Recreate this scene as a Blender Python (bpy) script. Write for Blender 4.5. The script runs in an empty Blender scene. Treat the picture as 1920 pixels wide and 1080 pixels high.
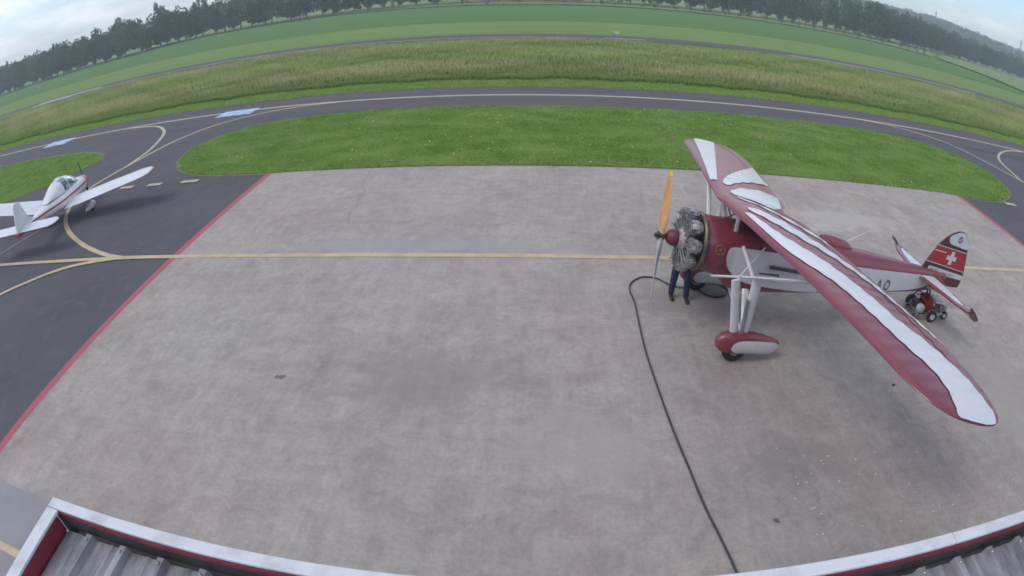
import bpy, bmesh, math, random
import numpy as np
from mathutils import Matrix, Vector

sc = bpy.context.scene
COL = sc.collection
R_ = math.radians

# ------------------------------------------------------------------ camera
cd = bpy.data.cameras.new('camera')
cam = bpy.data.objects.new('camera', cd)
COL.objects.link(cam)
sc.camera = cam
cd.type = 'PANO'
cd.panorama_type = 'FISHEYE_EQUISOLID'          # wide surveillance lens
cd.fisheye_lens = 20.6067
cd.fisheye_fov = R_(240)
cd.lens = 15.5
cd.sensor_width = 36.0
cd.sensor_height = 20.25
cd.clip_start = 0.05
cd.clip_end = 6000
CR = ((0.998742, 0.012254, -0.048614), (0.048292, -0.49565, 0.867179), (-0.013469, -0.868436, -0.495619))
cam.matrix_world = Matrix(((CR[0][0], -CR[0][1], -CR[0][2], 0), (CR[1][0], -CR[1][1], -CR[1][2], 0),
                           (CR[2][0], -CR[2][1], -CR[2][2], 6.2), (0, 0, 0, 1)))

# ------------------------------------------------------------------ sky and sun
SUN_EL, SUN_AZ = 54.0, -112.0      # azimuth measured from +Y towards +X
w = bpy.data.worlds.new('World')
sc.world = w
w.use_nodes = True
nt = w.node_tree
bg = nt.nodes['Background']
sky = nt.nodes.new('ShaderNodeTexSky')
sky.sky_type = 'NISHITA'
sky.sun_disc = False
sky.sun_elevation = R_(SUN_EL)
sky.sun_rotation = R_(SUN_AZ)
sky.air_density = 1.0
sky.dust_density = 0.8
sky.ozone_density = 2.6
tc = nt.nodes.new('ShaderNodeTexCoord')
sep = nt.nodes.new('ShaderNodeSeparateXYZ')
nt.links.new(tc.outputs['Generated'], sep.inputs[0])
mx = nt.nodes.new('ShaderNodeMath'); mx.operation = 'MAXIMUM'; mx.inputs[1].default_value = 0.0
nt.links.new(sep.outputs['Z'], mx.inputs[0])
ad = nt.nodes.new('ShaderNodeMath'); ad.operation = 'ADD'; ad.inputs[1].default_value = 0.22
nt.links.new(mx.outputs[0], ad.inputs[0])
dv = nt.nodes.new('ShaderNodeVectorMath'); dv.operation = 'DIVIDE'
cmb = nt.nodes.new('ShaderNodeCombineXYZ')
for k in range(3):
    nt.links.new(ad.outputs[0], cmb.inputs[k])
nt.links.new(tc.outputs['Generated'], dv.inputs[0])
nt.links.new(cmb.outputs[0], dv.inputs[1])
nz = nt.nodes.new('ShaderNodeTexNoise')
nz.inputs['Scale'].default_value = 1.15
nz.inputs['Detail'].default_value = 8
nz.inputs['Roughness'].default_value = 0.58
nt.links.new(dv.outputs[0], nz.inputs['Vector'])
rp = nt.nodes.new('ShaderNodeValToRGB')
rp.color_ramp.elements[0].position = 0.42
rp.color_ramp.elements[1].position = 0.68
nt.links.new(nz.outputs[0], rp.inputs[0])
mixc = nt.nodes.new('ShaderNodeMix'); mixc.data_type = 'RGBA'
nt.links.new(rp.outputs[0], mixc.inputs['Factor'])
nt.links.new(sky.outputs[0], mixc.inputs[6])
mixc.inputs[7].default_value = (9.4, 9.0, 9.3, 1)
nt.links.new(mixc.outputs[2], bg.inputs[0])
bg.inputs[1].default_value = 0.12

sl = bpy.data.lights.new('sun', 'SUN')
sl.energy = 0.8
sl.angle = R_(24)
sl.color = (1.0, 0.95, 0.87)
so = bpy.data.objects.new('sun', sl)
COL.objects.link(so)
sd = Vector((math.sin(R_(SUN_AZ)) * math.cos(R_(SUN_EL)), math.cos(R_(SUN_AZ)) * math.cos(R_(SUN_EL)), math.sin(R_(SUN_EL))))
so.rotation_euler = sd.to_track_quat('Z', 'Y').to_euler()
so.location = sd * 60

sc.view_settings.view_transform = 'Standard'
sc.view_settings.look = 'None'
sc.view_settings.exposure = 0.54
sc.view_settings.gamma = 1.0
sc.view_settings.use_curve_mapping = False
sc.render.engine = 'CYCLES'
sc.cycles.use_denoising = True
sc.cycles.max_bounces = 6
sc.cycles.use_adaptive_sampling = True
sc.cycles.adaptive_threshold = 0.015
sc.cycles.volume_bounces = 1
sc.cycles.filter_width = 1.7

# ------------------------------------------------------------------ helpers
rng = random.Random(7)
MATS = {}


def mat(name, col, col2=None, scale=3.0, rough=0.6, metal=0.0, bump=0.0, bscale=40.0, coat=0.0, detail=5.0,
        lo=0.35, hi=0.65, coord='world', spec=0.5, col3=None, scale3=0.2, stretch=None, f3=(0.45, 0.6)):
    if name in MATS:
        return MATS[name]
    m = bpy.data.materials.new(name)
    m.use_nodes = True
    t = m.node_tree
    b = t.nodes['Principled BSDF']
    b.inputs['Base Color'].default_value = (*col, 1)
    b.inputs['Roughness'].default_value = rough
    b.inputs['Metallic'].default_value = metal
    b.inputs['Specular IOR Level'].default_value = spec
    if coat:
        b.inputs['Coat Weight'].default_value = coat
        b.inputs['Coat Roughness'].default_value = 0.15
    if col2 or bump:
        if coord == 'world':
            g = t.nodes.new('ShaderNodeNewGeometry'); src = g.outputs['Position']
        else:
            g = t.nodes.new('ShaderNodeTexCoord'); src = g.outputs['Object']
        if stretch:
            mp = t.nodes.new('ShaderNodeMapping'); mp.inputs['Scale'].default_value = stretch
            t.links.new(src, mp.inputs[0]); src2 = mp.outputs[0]
        else:
            src2 = src
    last = None
    if col2:
        n = t.nodes.new('ShaderNodeTexNoise'); n.inputs['Scale'].default_value = scale; n.inputs['Detail'].default_value = detail
        n.inputs['Roughness'].default_value = 0.6
        t.links.new(src2, n.inputs['Vector'])
        mr = t.nodes.new('ShaderNodeMapRange'); mr.inputs[1].default_value = lo; mr.inputs[2].default_value = hi
        t.links.new(n.outputs[0], mr.inputs[0])
        mi = t.nodes.new('ShaderNodeMix'); mi.data_type = 'RGBA'
        t.links.new(mr.outputs[0], mi.inputs['Factor'])
        mi.inputs[6].default_value = (*col, 1); mi.inputs[7].default_value = (*col2, 1)
        last = mi.outputs[2]
    if col3:
        n = t.nodes.new('ShaderNodeTexNoise'); n.inputs['Scale'].default_value = scale3; n.inputs['Detail'].default_value = 6
        t.links.new(src, n.inputs['Vector'])
        mr = t.nodes.new('ShaderNodeMapRange'); mr.inputs[1].default_value = f3[0]; mr.inputs[2].default_value = f3[1]
        t.links.new(n.outputs[0], mr.inputs[0])
        mi = t.nodes.new('ShaderNodeMix'); mi.data_type = 'RGBA'
        t.links.new(mr.outputs[0], mi.inputs['Factor'])
        t.links.new(last, mi.inputs[6]); mi.inputs[7].default_value = (*col3, 1)
        last = mi.outputs[2]
    if last:
        t.links.new(last, b.inputs['Base Color'])
    if bump:
        n = t.nodes.new('ShaderNodeTexNoise'); n.inputs['Scale'].default_value = bscale; n.inputs['Detail'].default_value = 4
        t.links.new(src, n.inputs['Vector'])
        bp = t.nodes.new('ShaderNodeBump'); bp.inputs['Strength'].default_value = bump; bp.inputs['Distance'].default_value = 0.02
        t.links.new(n.outputs[0], bp.inputs['Height'])
        t.links.new(bp.outputs[0], b.inputs['Normal'])
    MATS[name] = m
    return m


class MB:
    def __init__(s):
        s.v = []; s.f = []

    def add(s, vs, fs):
        o = len(s.v); s.v += [tuple(map(float, q)) for q in vs]; s.f += [tuple(i + o for i in q) for q in fs]

    def box(s, c, d, rot=None):
        vs = []
        for x in (-.5, .5):
            for y in (-.5, .5):
                for z in (-.5, .5):
                    q = Vector((x * d[0], y * d[1], z * d[2]))
                    if rot is not None: q = rot @ q
                    vs.append(q + Vector(c))
        s.add(vs, [(0, 1, 3, 2), (4, 6, 7, 5), (0, 4, 5, 1), (2, 3, 7, 6), (0, 2, 6, 4), (1, 5, 7, 3)])
        return s

    def tube(s, pts, r, n=8, cap=True, sq=None, up=None):
        """tube along pts; r a number or list; sq=(a,b) flattens the section along/across 'up'"""
        pts = [Vector(q) for q in pts]
        if not hasattr(r, '__len__'): r = [r] * len(pts)
        o = len(s.v); prev = None
        for i, q in enumerate(pts):
            a = pts[max(i - 1, 0)]; b = pts[min(i + 1, len(pts) - 1)]
            d = (b - a).normalized()
            u = Vector(up) if up else (prev if prev is not None else (Vector((0, 0, 1)) if abs(d.z) < .9 else Vector((1, 0, 0))))
            u = (u - d * u.dot(d)).normalized(); v = d.cross(u); prev = u
            ka, kb = sq or (1, 1)
            for k in range(n):
                t = 2 * math.pi * k / n
                s.v.append(tuple(q + u * (math.cos(t) * r[i] * ka) + v * (math.sin(t) * r[i] * kb)))
        for i in range(len(pts) - 1):
            for k in range(n):
                s.f.append((o + i * n + k, o + i * n + (k + 1) % n, o + (i + 1) * n + (k + 1) % n, o + (i + 1) * n + k))
        if cap:
            s.f.append(tuple(o + k for k in range(n))[::-1]); s.f.append(tuple(o + (len(pts) - 1) * n + k for k in range(n)))
        return s

    def loft(s, secs, closed=True, cap=True):
        o = len(s.v); n = len(secs[0])
        for q in secs: s.v += [tuple(map(float, x)) for x in q]
        m = n if closed else n - 1
        for i in range(len(secs) - 1):
            for k in range(m):
                s.f.append((o + i * n + k, o + i * n + (k + 1) % n, o + (i + 1) * n + (k + 1) % n, o + (i + 1) * n + k))
        if cap and closed:
            s.f.append(tuple(o + k for k in range(n))[::-1]); s.f.append(tuple(o + (len(secs) - 1) * n + k for k in range(n)))
        return s

    def lathe(s, prof, c=(0, 0, 0), axis=(0, 0, 1), n=16, cap=True):
        """prof: list of (t along axis, radius)"""
        d = Vector(axis).normalized(); u = Vector((0, 0, 1)) if abs(d.z) < .9 else Vector((1, 0, 0))
        u = (u - d * u.dot(d)).normalized(); v = d.cross(u)
        return s.loft([[Vector(c) + d * t + (u * math.cos(2 * math.pi * k / n) + v * math.sin(2 * math.pi * k / n)) * r for k in range(n)] for t, r in prof], True, cap)

    def ball(s, c, r, n=12, m=8):
        if not hasattr(r, '__len__'): r = (r, r, r)
        secs = []
        for i in range(m + 1):
            a = math.pi * (i + .02) / (m + .04)
            secs.append([(c[0] + r[0] * math.sin(a) * math.cos(2 * math.pi * k / n), c[1] + r[1] * math.sin(a) * math.sin(2 * math.pi * k / n), c[2] - r[2] * math.cos(a)) for k in range(n)])
        return s.loft(secs)

    def torus(s, c, axis, R, r, n=24, m=10):
        d = Vector(axis).normalized(); u = Vector((0, 0, 1)) if abs(d.z) < .9 else Vector((1, 0, 0))
        u = (u - d * u.dot(d)).normalized(); v = d.cross(u); o = len(s.v)
        for i in range(n):
            e = u * math.cos(2 * math.pi * i / n) + v * math.sin(2 * math.pi * i / n)
            for k in range(m):
                t = 2 * math.pi * k / m
                s.v.append(tuple(Vector(c) + e * (R + r * math.cos(t)) + d * (r * math.sin(t))))
        for i in range(n):
            for k in range(m):
                s.f.append((o + i * m + k, o + i * m + (k + 1) % m, o + ((i + 1) % n) * m + (k + 1) % m, o + ((i + 1) % n) * m + k))
        return s

    def prism(s, pts, vec):
        """closed polygon extruded by vec"""
        n = len(pts); a = [Vector(q) for q in pts]; b = [q + Vector(vec) for q in a]; o = len(s.v)
        s.v += [tuple(q) for q in a + b]
        s.f.append(tuple(o + i for i in range(n))); s.f.append(tuple(o + n + i for i in range(n))[::-1])
        for i in range(n): s.f.append((o + (i + 1) % n, o + i, o + n + i, o + n + (i + 1) % n))
        return s

    def build(s, name, material, parent=None, smooth=False, bevel=0.0, fix=True):
        me = bpy.data.meshes.new(name)
        me.from_pydata(s.v, [], s.f)
        if fix:
            bm = bmesh.new(); bm.from_mesh(me)
            bmesh.ops.recalc_face_normals(bm, faces=bm.faces)
            bm.to_mesh(me); bm.free()
        o = bpy.data.objects.new(name, me)
        COL.objects.link(o)
        if material: me.materials.append(material)
        if parent is not None: o.parent = parent
        if smooth:
            me.polygons.foreach_set('use_smooth', [True] * len(me.polygons))
            try:
                me.set_sharp_from_angle(angle=R_(40))
            except Exception:
                pass
        if bevel:
            bv = o.modifiers.new('bevel', 'BEVEL'); bv.width = bevel; bv.segments = 2; bv.limit_method = 'ANGLE'
        return o


def tag(o, label, cat, group=None, kind=None):
    o['label'] = label
    if cat: o['category'] = cat
    if group: o['group'] = group
    if kind: o['kind'] = kind
    return o


def structure(o, label=None):
    o['kind'] = 'structure'
    if label: o['label'] = label
    return o


def empty(name, loc, rz=0.0):
    o = bpy.data.objects.new(name, None)
    COL.objects.link(o)
    o.location = loc; o.rotation_euler = (0, 0, rz)
    o.empty_display_size = 0.3
    return o


def copy_tree(o, parent=None):
    c = o.copy(); COL.objects.link(c); c.parent = parent
    for ch in list(o.children): copy_tree(ch, c)
    return c


def raw_mesh(name, V, F, material, parent=None):
    """big numpy soup of triangles / quads"""
    me = bpy.data.meshes.new(name)
    k = F.shape[1]
    me.vertices.add(len(V)); me.vertices.foreach_set('co', V.astype(np.float32).ravel())
    me.loops.add(F.size); me.loops.foreach_set('vertex_index', F.astype(np.int32).ravel())
    me.polygons.add(len(F)); me.polygons.foreach_set('loop_start', np.arange(0, F.size, k, dtype=np.int32))
    me.update(calc_edges=True)
    me.materials.append(material)
    o = bpy.data.objects.new(name, me); COL.objects.link(o)
    if parent is not None: o.parent = parent
    return o


def smooth_line(pts, n=8):
    """Catmull-Rom through points (any dimension)"""
    P = [np.array(q, float) for q in pts]
    P = [2 * P[0] - P[1]] + P + [2 * P[-1] - P[-2]]
    out = []
    for i in range(1, len(P) - 2):
        for k in range(n):
            t = k / n; a, b, c, d = P[i - 1], P[i], P[i + 1], P[i + 2]
            out.append(.5 * (2 * b + (c - a) * t + (2 * a - 5 * b + 4 * c - d) * t * t + (3 * b - a - 3 * c + d) * t ** 3))
    out.append(P[-2])
    return out


def ribbon(name, pts, width, z, material, parent=None, n=8, smooth=True):
    L = smooth_line(pts, n) if smooth and len(pts) > 2 else [np.array(q, float) for q in pts]
    V = []; F = []
    for i, q in enumerate(L):
        a = L[max(i - 1, 0)]; b = L[min(i + 1, len(L) - 1)]; d = (b - a) / max(np.hypot(*(b - a)), 1e-9)
        nn = np.array([-d[1], d[0]]) * width / 2
        V += [(*(q + nn), z), (*(q - nn), z)]
    for i in range(len(L) - 1): F.append((2 * i, 2 * i + 1, 2 * i + 3, 2 * i + 2))
    m = MB(); m.v = V; m.f = F
    return m.build(name, material, parent)


def sheet(name, poly, z, material, parent=None):
    me = bpy.data.meshes.new(name)
    bm = bmesh.new()
    f = bm.faces.new([bm.verts.new((q[0], q[1], z)) for q in poly])
    bmesh.ops.recalc_face_normals(bm, faces=[f])
    if f.normal.z < 0: f.normal_flip()
    bmesh.ops.triangulate(bm, faces=bm.faces[:])
    bm.to_mesh(me); bm.free()
    o = bpy.data.objects.new(name, me); COL.objects.link(o)
    me.materials.append(material)
    if parent is not None: o.parent = parent
    return o


def inside(poly, X, Y):
    c = np.zeros(len(X), bool); n = len(poly)
    for i in range(n):
        x1, y1 = poly[i]; x2, y2 = poly[(i + 1) % n]
        cond = ((y1 > Y) != (y2 > Y))
        with np.errstate(divide='ignore', invalid='ignore'):
            xi = (x2 - x1) * (Y - y1) / (y2 - y1 + 1e-12) + x1
        c ^= cond & (X < xi)
    return c


def blades(name, X, Y, Z, h, wd, lean, material, seed=1, per=2):
    """grass: each tuft is `per` bent leaning triangles"""
    r = np.random.default_rng(seed)
    X = np.repeat(X, per); Y = np.repeat(Y, per); Z = np.repeat(Z, per); h = np.repeat(h, per)
    N = len(X)
    a = r.uniform(0, 2 * np.pi, N); la = r.uniform(0, 2 * np.pi, N); le = r.uniform(0, lean, N) * h
    hh = h * r.uniform(.65, 1.15, N); ww = wd * r.uniform(.6, 1.4, N)
    dx, dy = np.cos(a) * ww / 2, np.sin(a) * ww / 2
    jx = r.normal(0, wd, N); jy = r.normal(0, wd, N)
    V = np.empty((N, 3, 3))
    V[:, 0] = np.stack([X + jx - dx, Y + jy - dy, Z], 1)
    V[:, 1] = np.stack([X + jx + dx, Y + jy + dy, Z], 1)
    V[:, 2] = np.stack([X + jx + np.cos(la) * le, Y + jy + np.sin(la) * le, Z + hh], 1)
    return raw_mesh(name, V.reshape(-1, 3), np.arange(3 * N).reshape(-1, 3), material)


def text_mesh(name, body, size, material, parent, M, shear=0.0, extrude=0.0, spacing=1.0):
    cu = bpy.data.curves.new(name, 'FONT')
    cu.body = body; cu.size = size; cu.align_x = 'LEFT'; cu.shear = shear; cu.extrude = extrude; cu.space_character = spacing
    cu.resolution_u = 3
    tmp = bpy.data.objects.new(name + '_c', cu); COL.objects.link(tmp)
    dg = bpy.context.evaluated_depsgraph_get()
    me = bpy.data.meshes.new_from_object(tmp.evaluated_get(dg))
    bpy.data.objects.remove(tmp); bpy.data.curves.remove(cu)
    me.name = name
    o = bpy.data.objects.new(name, me); COL.objects.link(o)
    me.materials.clear(); me.materials.append(material)
    o.parent = parent
    me.transform(M)
    return o


# ------------------------------------------------------------------ materials


def concrete():
    m = bpy.data.materials.new('concrete'); m.use_nodes = True; t = m.node_tree; b = t.nodes['Principled BSDF']
    g = t.nodes.new('ShaderNodeNewGeometry'); pos = g.outputs['Position']
    N = t.nodes.new; LK = t.links.new

    def noise(scale, detail, rough, dist=0.0, st=None, rot=0.0):
        n = N('ShaderNodeTexNoise'); n.inputs['Scale'].default_value = scale; n.inputs['Detail'].default_value = detail
        n.inputs['Roughness'].default_value = rough; n.inputs['Distortion'].default_value = dist
        if st:
            mp = N('ShaderNodeMapping'); mp.inputs['Scale'].default_value = st; mp.inputs['Rotation'].default_value = (0, 0, rot); LK(pos, mp.inputs[0]); LK(mp.outputs[0], n.inputs['Vector'])
        else: LK(pos, n.inputs['Vector'])
        return n.outputs[0]

    def rng_(v, a, b_, c, d):
        n = N('ShaderNodeMapRange'); n.inputs[1].default_value = a; n.inputs[2].default_value = b_; n.inputs[3].default_value = c; n.inputs[4].default_value = d; LK(v, n.inputs[0]); return n.outputs[0]

    def mixc(f, A, B, mode='MIX'):
        n = N('ShaderNodeMix'); n.data_type = 'RGBA'; n.blend_type = mode
        if isinstance(f, float): n.inputs['Factor'].default_value = f
        else: LK(f, n.inputs['Factor'])
        for i, q in ((6, A), (7, B)):
            if isinstance(q, tuple): n.inputs[i].default_value = (*q, 1)
            else: LK(q, n.inputs[i])
        return n.outputs[2]

    def mul(a_, b_):
        n = N('ShaderNodeMath'); n.operation = 'MULTIPLY'
        for i, q in enumerate((a_, b_)):
            if isinstance(q, float): n.inputs[i].default_value = q
            else: LK(q, n.inputs[i])
        return n.outputs[0]

    def grey(v):
        n = N('ShaderNodeCombineColor'); [LK(v, n.inputs[i]) for i in range(3)]; return n.outputs[0]

    c = mixc(rng_(noise(.16, 3, .5), .38, .62, 0, 1), (.340, .316, .284), (.348, .304, .276))
    c = mixc(rng_(noise(.42, 9, .62, .6), .42, .68, 0, .55), c, (.252, .218, .199))
    c = mixc(1.0, c, grey(rng_(noise(1.9, 10, .74, 1.0), .3, .7, .80, 1.18)), 'MULTIPLY')
    c = mixc(1.0, c, grey(rng_(noise(.55, 8, .6, 2.2, (.35, 5.5, 1), .5), .3, .7, .955, 1.04)), 'MULTIPLY')
    c = mixc(1.0, c, grey(rng_(noise(.5, 8, .6, 2.6, (6.5, .5, 1), -.35), .3, .7, .955, 1.04)), 'MULTIPLY')
    c = mixc(1.0, c, grey(rng_(noise(14, 8, .75), .25, .75, .82, 1.15)), 'MULTIPLY')
    c = mixc(1.0, c, grey(rng_(noise(1.0, 9, .66, .8, (5.0, .7, 1), .45), .3, .7, .94, 1.055)), 'MULTIPLY')
    # pale trowel scratches
    c = mixc(rng_(noise(1.3, 10, .74, 1.6), .56, .70, 0, .6), c, (.40, .372, .345))
    c = mixc(rng_(noise(3.1, 8, .72, 1.0), .60, .72, 0, .5), c, (.215, .192, .186))
    # stains and cement smears with their own outline
    for cx, cy, rx, ry, col, k in ((9.6, 15.4, 2.3, .8, (.40, .375, .345), .8), (8.3, 14.7, .9, .35, (.42, .40, .37), .7), (-1.6, 7.8, 1.7, .9, (.225, .198, .192), .5), (.6, 6.2, 1.1, .8, (.36, .333, .308), .5),
                                   (-3.0, 12.9, 4.5, .5, (.30, .295, .30), .6), (4.6, 5.6, 1.3, .6, (.235, .205, .19), .4), (9.2, 7.0, 1.6, 1.8, (.315, .29, .27), .55), (3.7, 10.6, 1.6, .9, (.22, .20, .19), .6)):
        mp = N('ShaderNodeMapping'); mp.vector_type = 'TEXTURE'; mp.inputs['Location'].default_value = (cx, cy, 0); mp.inputs['Scale'].default_value = (rx, ry, 1); LK(pos, mp.inputs[0])
        ln = N('ShaderNodeVectorMath'); ln.operation = 'LENGTH'; LK(mp.outputs[0], ln.inputs[0])
        sb = N('ShaderNodeMath'); sb.operation = 'ADD'; LK(ln.outputs['Value'], sb.inputs[0]); LK(rng_(noise(1.3, 9, .66, 1.2), .25, .75, -.75, .75), sb.inputs[1])
        c = mixc(rng_(sb.outputs[0], .55, 1.15, k, 0), c, col)
    LK(c, b.inputs['Base Color'])
    b.inputs['Roughness'].default_value = .82; b.inputs['Specular IOR Level'].default_value = .35
    bp = N('ShaderNodeBump'); bp.inputs['Strength'].default_value = .3; bp.inputs['Distance'].default_value = .01; LK(noise(30, 6, .7), bp.inputs['Height']); LK(bp.outputs[0], b.inputs['Normal'])
    return m


M_conc = concrete()
M_conc2 = mat('concrete_pale', (.27, .27, .275), (.22, .22, .225), scale=.8, rough=.85, bump=.2)
M_asph = mat('asphalt_old', (.082, .080, .089), (.064, .062, .071), scale=.35, rough=.85, bump=.3, bscale=60, detail=8, col3=(.094, .092, .099), scale3=2.2, f3=(.52, .75))
M_taxi = mat('asphalt_taxiway', (.086, .078, .083), (.070, .064, .069), scale=.5, rough=.85, bump=.3, bscale=60, detail=8, stretch=(.15, 1, 1))
M_run = mat('asphalt_runway', (.080, .077, .082), (.065, .062, .068), scale=.3, rough=.9, stretch=(.2, 1, 1))
M_grav = mat('runway_shoulder', (.21, .195, .175), (.17, .165, .13), scale=.6, rough=.95)
M_yel = mat('yellow_paint', (.50, .405, .235), (.36, .31, .22), scale=2.2, rough=.7, detail=9, lo=.42, hi=.72)
M_yel2 = mat('yellow_paint_taxiway', (.47, .42, .30), (.36, .33, .25), scale=1.2, rough=.7, detail=9)
M_red = mat('red_paint', (.40, .075, .105), (.27, .095, .11), scale=3, rough=.7, detail=9, lo=.4, hi=.7)
M_white = mat('white_paint', (.62, .62, .62), (.45, .45, .45), scale=2, rough=.7)
M_blue = mat('pale_blue_paint', (.24, .40, .58), (.46, .56, .66), scale=1.6, rough=.7, lo=.42, hi=.58)
M_lawn = mat('lawn', (.135, .215, .040), (.095, .165, .030), scale=1.1, rough=.8, detail=8, spec=.2, col3=(.15, .20, .035), scale3=.5, f3=(.5, .68), stretch=(.5, 1, 1))
M_verge = mat('verge', (.15, .22, .055), (.11, .175, .04), scale=.7, rough=.85, spec=.2, detail=8)
M_soil = mat('soil', (.05, .06, .02), (.06, .05, .03), scale=2, rough=.95)
M_mown = mat('mown_grass', (.165, .245, .070), (.130, .210, .055), scale=.12, rough=.9, spec=.1, detail=9, stretch=(.25, 1, 1))
M_crop = mat('crop', (.078, .170, .040), (.092, .186, .046), scale=.08, rough=.9, spec=.1, detail=9, stretch=(.25, 1, 1))
M_field = mat('pasture', (.19, .25, .095), (.15, .215, .07), scale=.06, rough=.9, spec=.1, detail=8)
M_hill = mat('hill_ground', (.035, .07, .03), (.05, .085, .035), scale=.02, rough=.95, spec=.1)


def leaf_mat(name, c1, c2, scale=.5, c3=None):
    m = mat(name, c1, c2, scale=scale, rough=.7, spec=.15, detail=3, lo=.3, hi=.7)
    t_ = m.node_tree; b = t_.nodes['Principled BSDF']; out = t_.nodes['Material Output']
    tr = t_.nodes.new('ShaderNodeBsdfTranslucent'); ms = t_.nodes.new('ShaderNodeMixShader'); ms.inputs[0].default_value = .45
    t_.links.new(b.inputs['Base Color'].links[0].from_socket, tr.inputs[0])
    t_.links.new(b.outputs[0], ms.inputs[1]); t_.links.new(tr.outputs[0], ms.inputs[2]); t_.links.new(ms.outputs[0], out.inputs[0])
    return m


M_meadow = leaf_mat('meadow_grass', (.64, .58, .33), (.50, .49, .23), .18)
# tan seed heads on green stems: colour by height above the soil
t = M_meadow.node_tree; b = t.nodes['Principled BSDF']
g = t.nodes.new('ShaderNodeNewGeometry'); sx = t.nodes.new('ShaderNodeSeparateXYZ'); t.links.new(g.outputs['Position'], sx.inputs[0])
mr = t.nodes.new('ShaderNodeMapRange'); mr.inputs[1].default_value = .12; mr.inputs[2].default_value = .50; t.links.new(sx.outputs['Z'], mr.inputs[0])
mi = t.nodes.new('ShaderNodeMix'); mi.data_type = 'RGBA'; mi.inputs[6].default_value = (.17, .27, .06, 1)
t.links.new(mr.outputs[0], mi.inputs['Factor']); t.links.new(b.inputs['Base Color'].links[0].from_socket, mi.inputs[7])
# broad bands of different grass run along the runway
n_ = t.nodes.new('ShaderNodeTexNoise'); n_.inputs['Scale'].default_value = 1.0; n_.inputs['Detail'].default_value = 3
mp_ = t.nodes.new('ShaderNodeMapping'); mp_.inputs['Scale'].default_value = (.015, .13, 0); t.links.new(g.outputs['Position'], mp_.inputs[0]); t.links.new(mp_.outputs[0], n_.inputs['Vector'])
m3 = t.nodes.new('ShaderNodeMapRange'); m3.inputs[1].default_value = .42; m3.inputs[2].default_value = .58; t.links.new(n_.outputs[0], m3.inputs[0])
mi2 = t.nodes.new('ShaderNodeMix'); mi2.data_type = 'RGBA'; mi2.blend_type = 'MULTIPLY'; mi2.inputs[7].default_value = (.82, 1.0, .72, 1)
t.links.new(m3.outputs[0], mi2.inputs['Factor']); t.links.new(mi.outputs[2], mi2.inputs[6]); t.links.new(mi2.outputs[2], b.inputs['Base Color'])
for n__ in t.nodes:
    if n__.bl_idname == 'ShaderNodeBsdfTranslucent': t.links.new(mi2.outputs[2], n__.inputs[0])

M_blade = leaf_mat('lawn_blades', (.31, .45, .115), (.18, .32, .072), .9)
M_vblade = leaf_mat('verge_blades', (.34, .46, .13), (.24, .37, .09), .9)
M_leafs = [leaf_mat('leaf_dark', (.066, .112, .056), (.092, .145, .068), .3),
           leaf_mat('leaf_mid', (.080, .132, .058), (.112, .170, .074), .3),
           leaf_mat('leaf_grey', (.082, .125, .070), (.064, .104, .056), .3)]
M_bush = leaf_mat('leaf_bush', (.045, .085, .036), (.065, .110, .045), .3)
M_bark = mat('bark', (.16, .15, .125), (.09, .08, .065), scale=2, rough=.9)

M_wine = mat('wine_red_dope', (.205, .040, .060), (.178, .033, .050), scale=1.2, rough=.38, coat=.45, coord='object')
M_cream = mat('white_dope', (.64, .66, .68), (.58, .60, .62), scale=1.5, rough=.35, coat=.3, coord='object')
M_finred = mat('flag_red', (.40, .022, .030), (.36, .018, .026), scale=2, rough=.35, coat=.3, coord='object')
M_dkred = mat('dark_maroon', (.085, .014, .028), (.075, .012, .024), scale=2, rough=.35, coat=.3, coord='object')
M_dkred2 = mat('nose_maroon', (.13, .022, .038), (.11, .018, .03), scale=3, rough=.45, coord='object')
M_strut = mat('strut_white', (.66, .67, .69), (.58, .59, .60), scale=3, rough=.4, coat=.2, coord='object')
M_black = mat('black', (.012, .012, .014), rough=.5)
M_rub = mat('rubber', (.018, .018, .019), (.03, .03, .03), scale=20, rough=.8, coord='object')
M_alu = mat('aluminium', (.42, .42, .42), (.30, .30, .30), scale=12, rough=.42, metal=.8, coord='object')
M_cyl = mat('cylinder_grey', (.44, .43, .41), (.10, .095, .09), scale=13, rough=.5, metal=.3, coord='object')  # strong mottle paints bright highlights and black gaps into the grey
M_steel = mat('dark_steel', (.10, .10, .105), (.06, .06, .06), scale=10, rough=.45, metal=.7, coord='object')
M_bronze = mat('collector_bronze', (.23, .18, .13), (.13, .11, .09), scale=7, rough=.45, metal=.7, coord='object')
M_wood = mat('varnished_wood', (.62, .32, .12), (.52, .25, .085), scale=4, rough=.3, coat=.5, coord='object', stretch=(6, 6, .6))
M_tip = mat('yellow_tip', (.75, .45, .02), rough=.4)
M_silver = mat('blade_back', (.55, .55, .56), (.47, .47, .48), scale=3, rough=.45, coord='object')
M_gold = mat('gold_emblem', (.26, .105, .055), rough=.4)
M_glass = mat('windscreen', (.5, .55, .58), rough=.06)
_b = M_glass.node_tree.nodes['Principled BSDF']; _b.inputs['Transmission Weight'].default_value = .9; _b.inputs['IOR'].default_value = 1.05
M_leather = mat('brown_leather', (.06, .03, .015), rough=.6)

# ------------------------------------------------------------------ ground
def grid_ground(name, poly, z, m): return structure(sheet(name, poly, z, m))


grid_ground('ground', [(-1350, -280), (1350, -280), (1350, 1250), (-1350, 1250)], -0.05, M_field)
asph = grid_ground('asphalt_apron', [(-140, -30), (160, -30), (160, 35.35), (-140, 35.35)], -0.012, M_asph)
apron = grid_ground('concrete_apron', [(-10.17, -30), (17.95, -30), (17.95, 19.35), (-10.17, 19.35)], 0.0, M_conc)
conc2 = grid_ground('hangar_forecourt', [(-30, -30), (40, -30), (40, 3.66), (-30, 3.66)], 0.004, M_conc2)
taxi = grid_ground('taxiway', [(-140, 29.55), (160, 29.55), (160, 35.45), (-140, 35.45)], -0.004, M_taxi)

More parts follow.
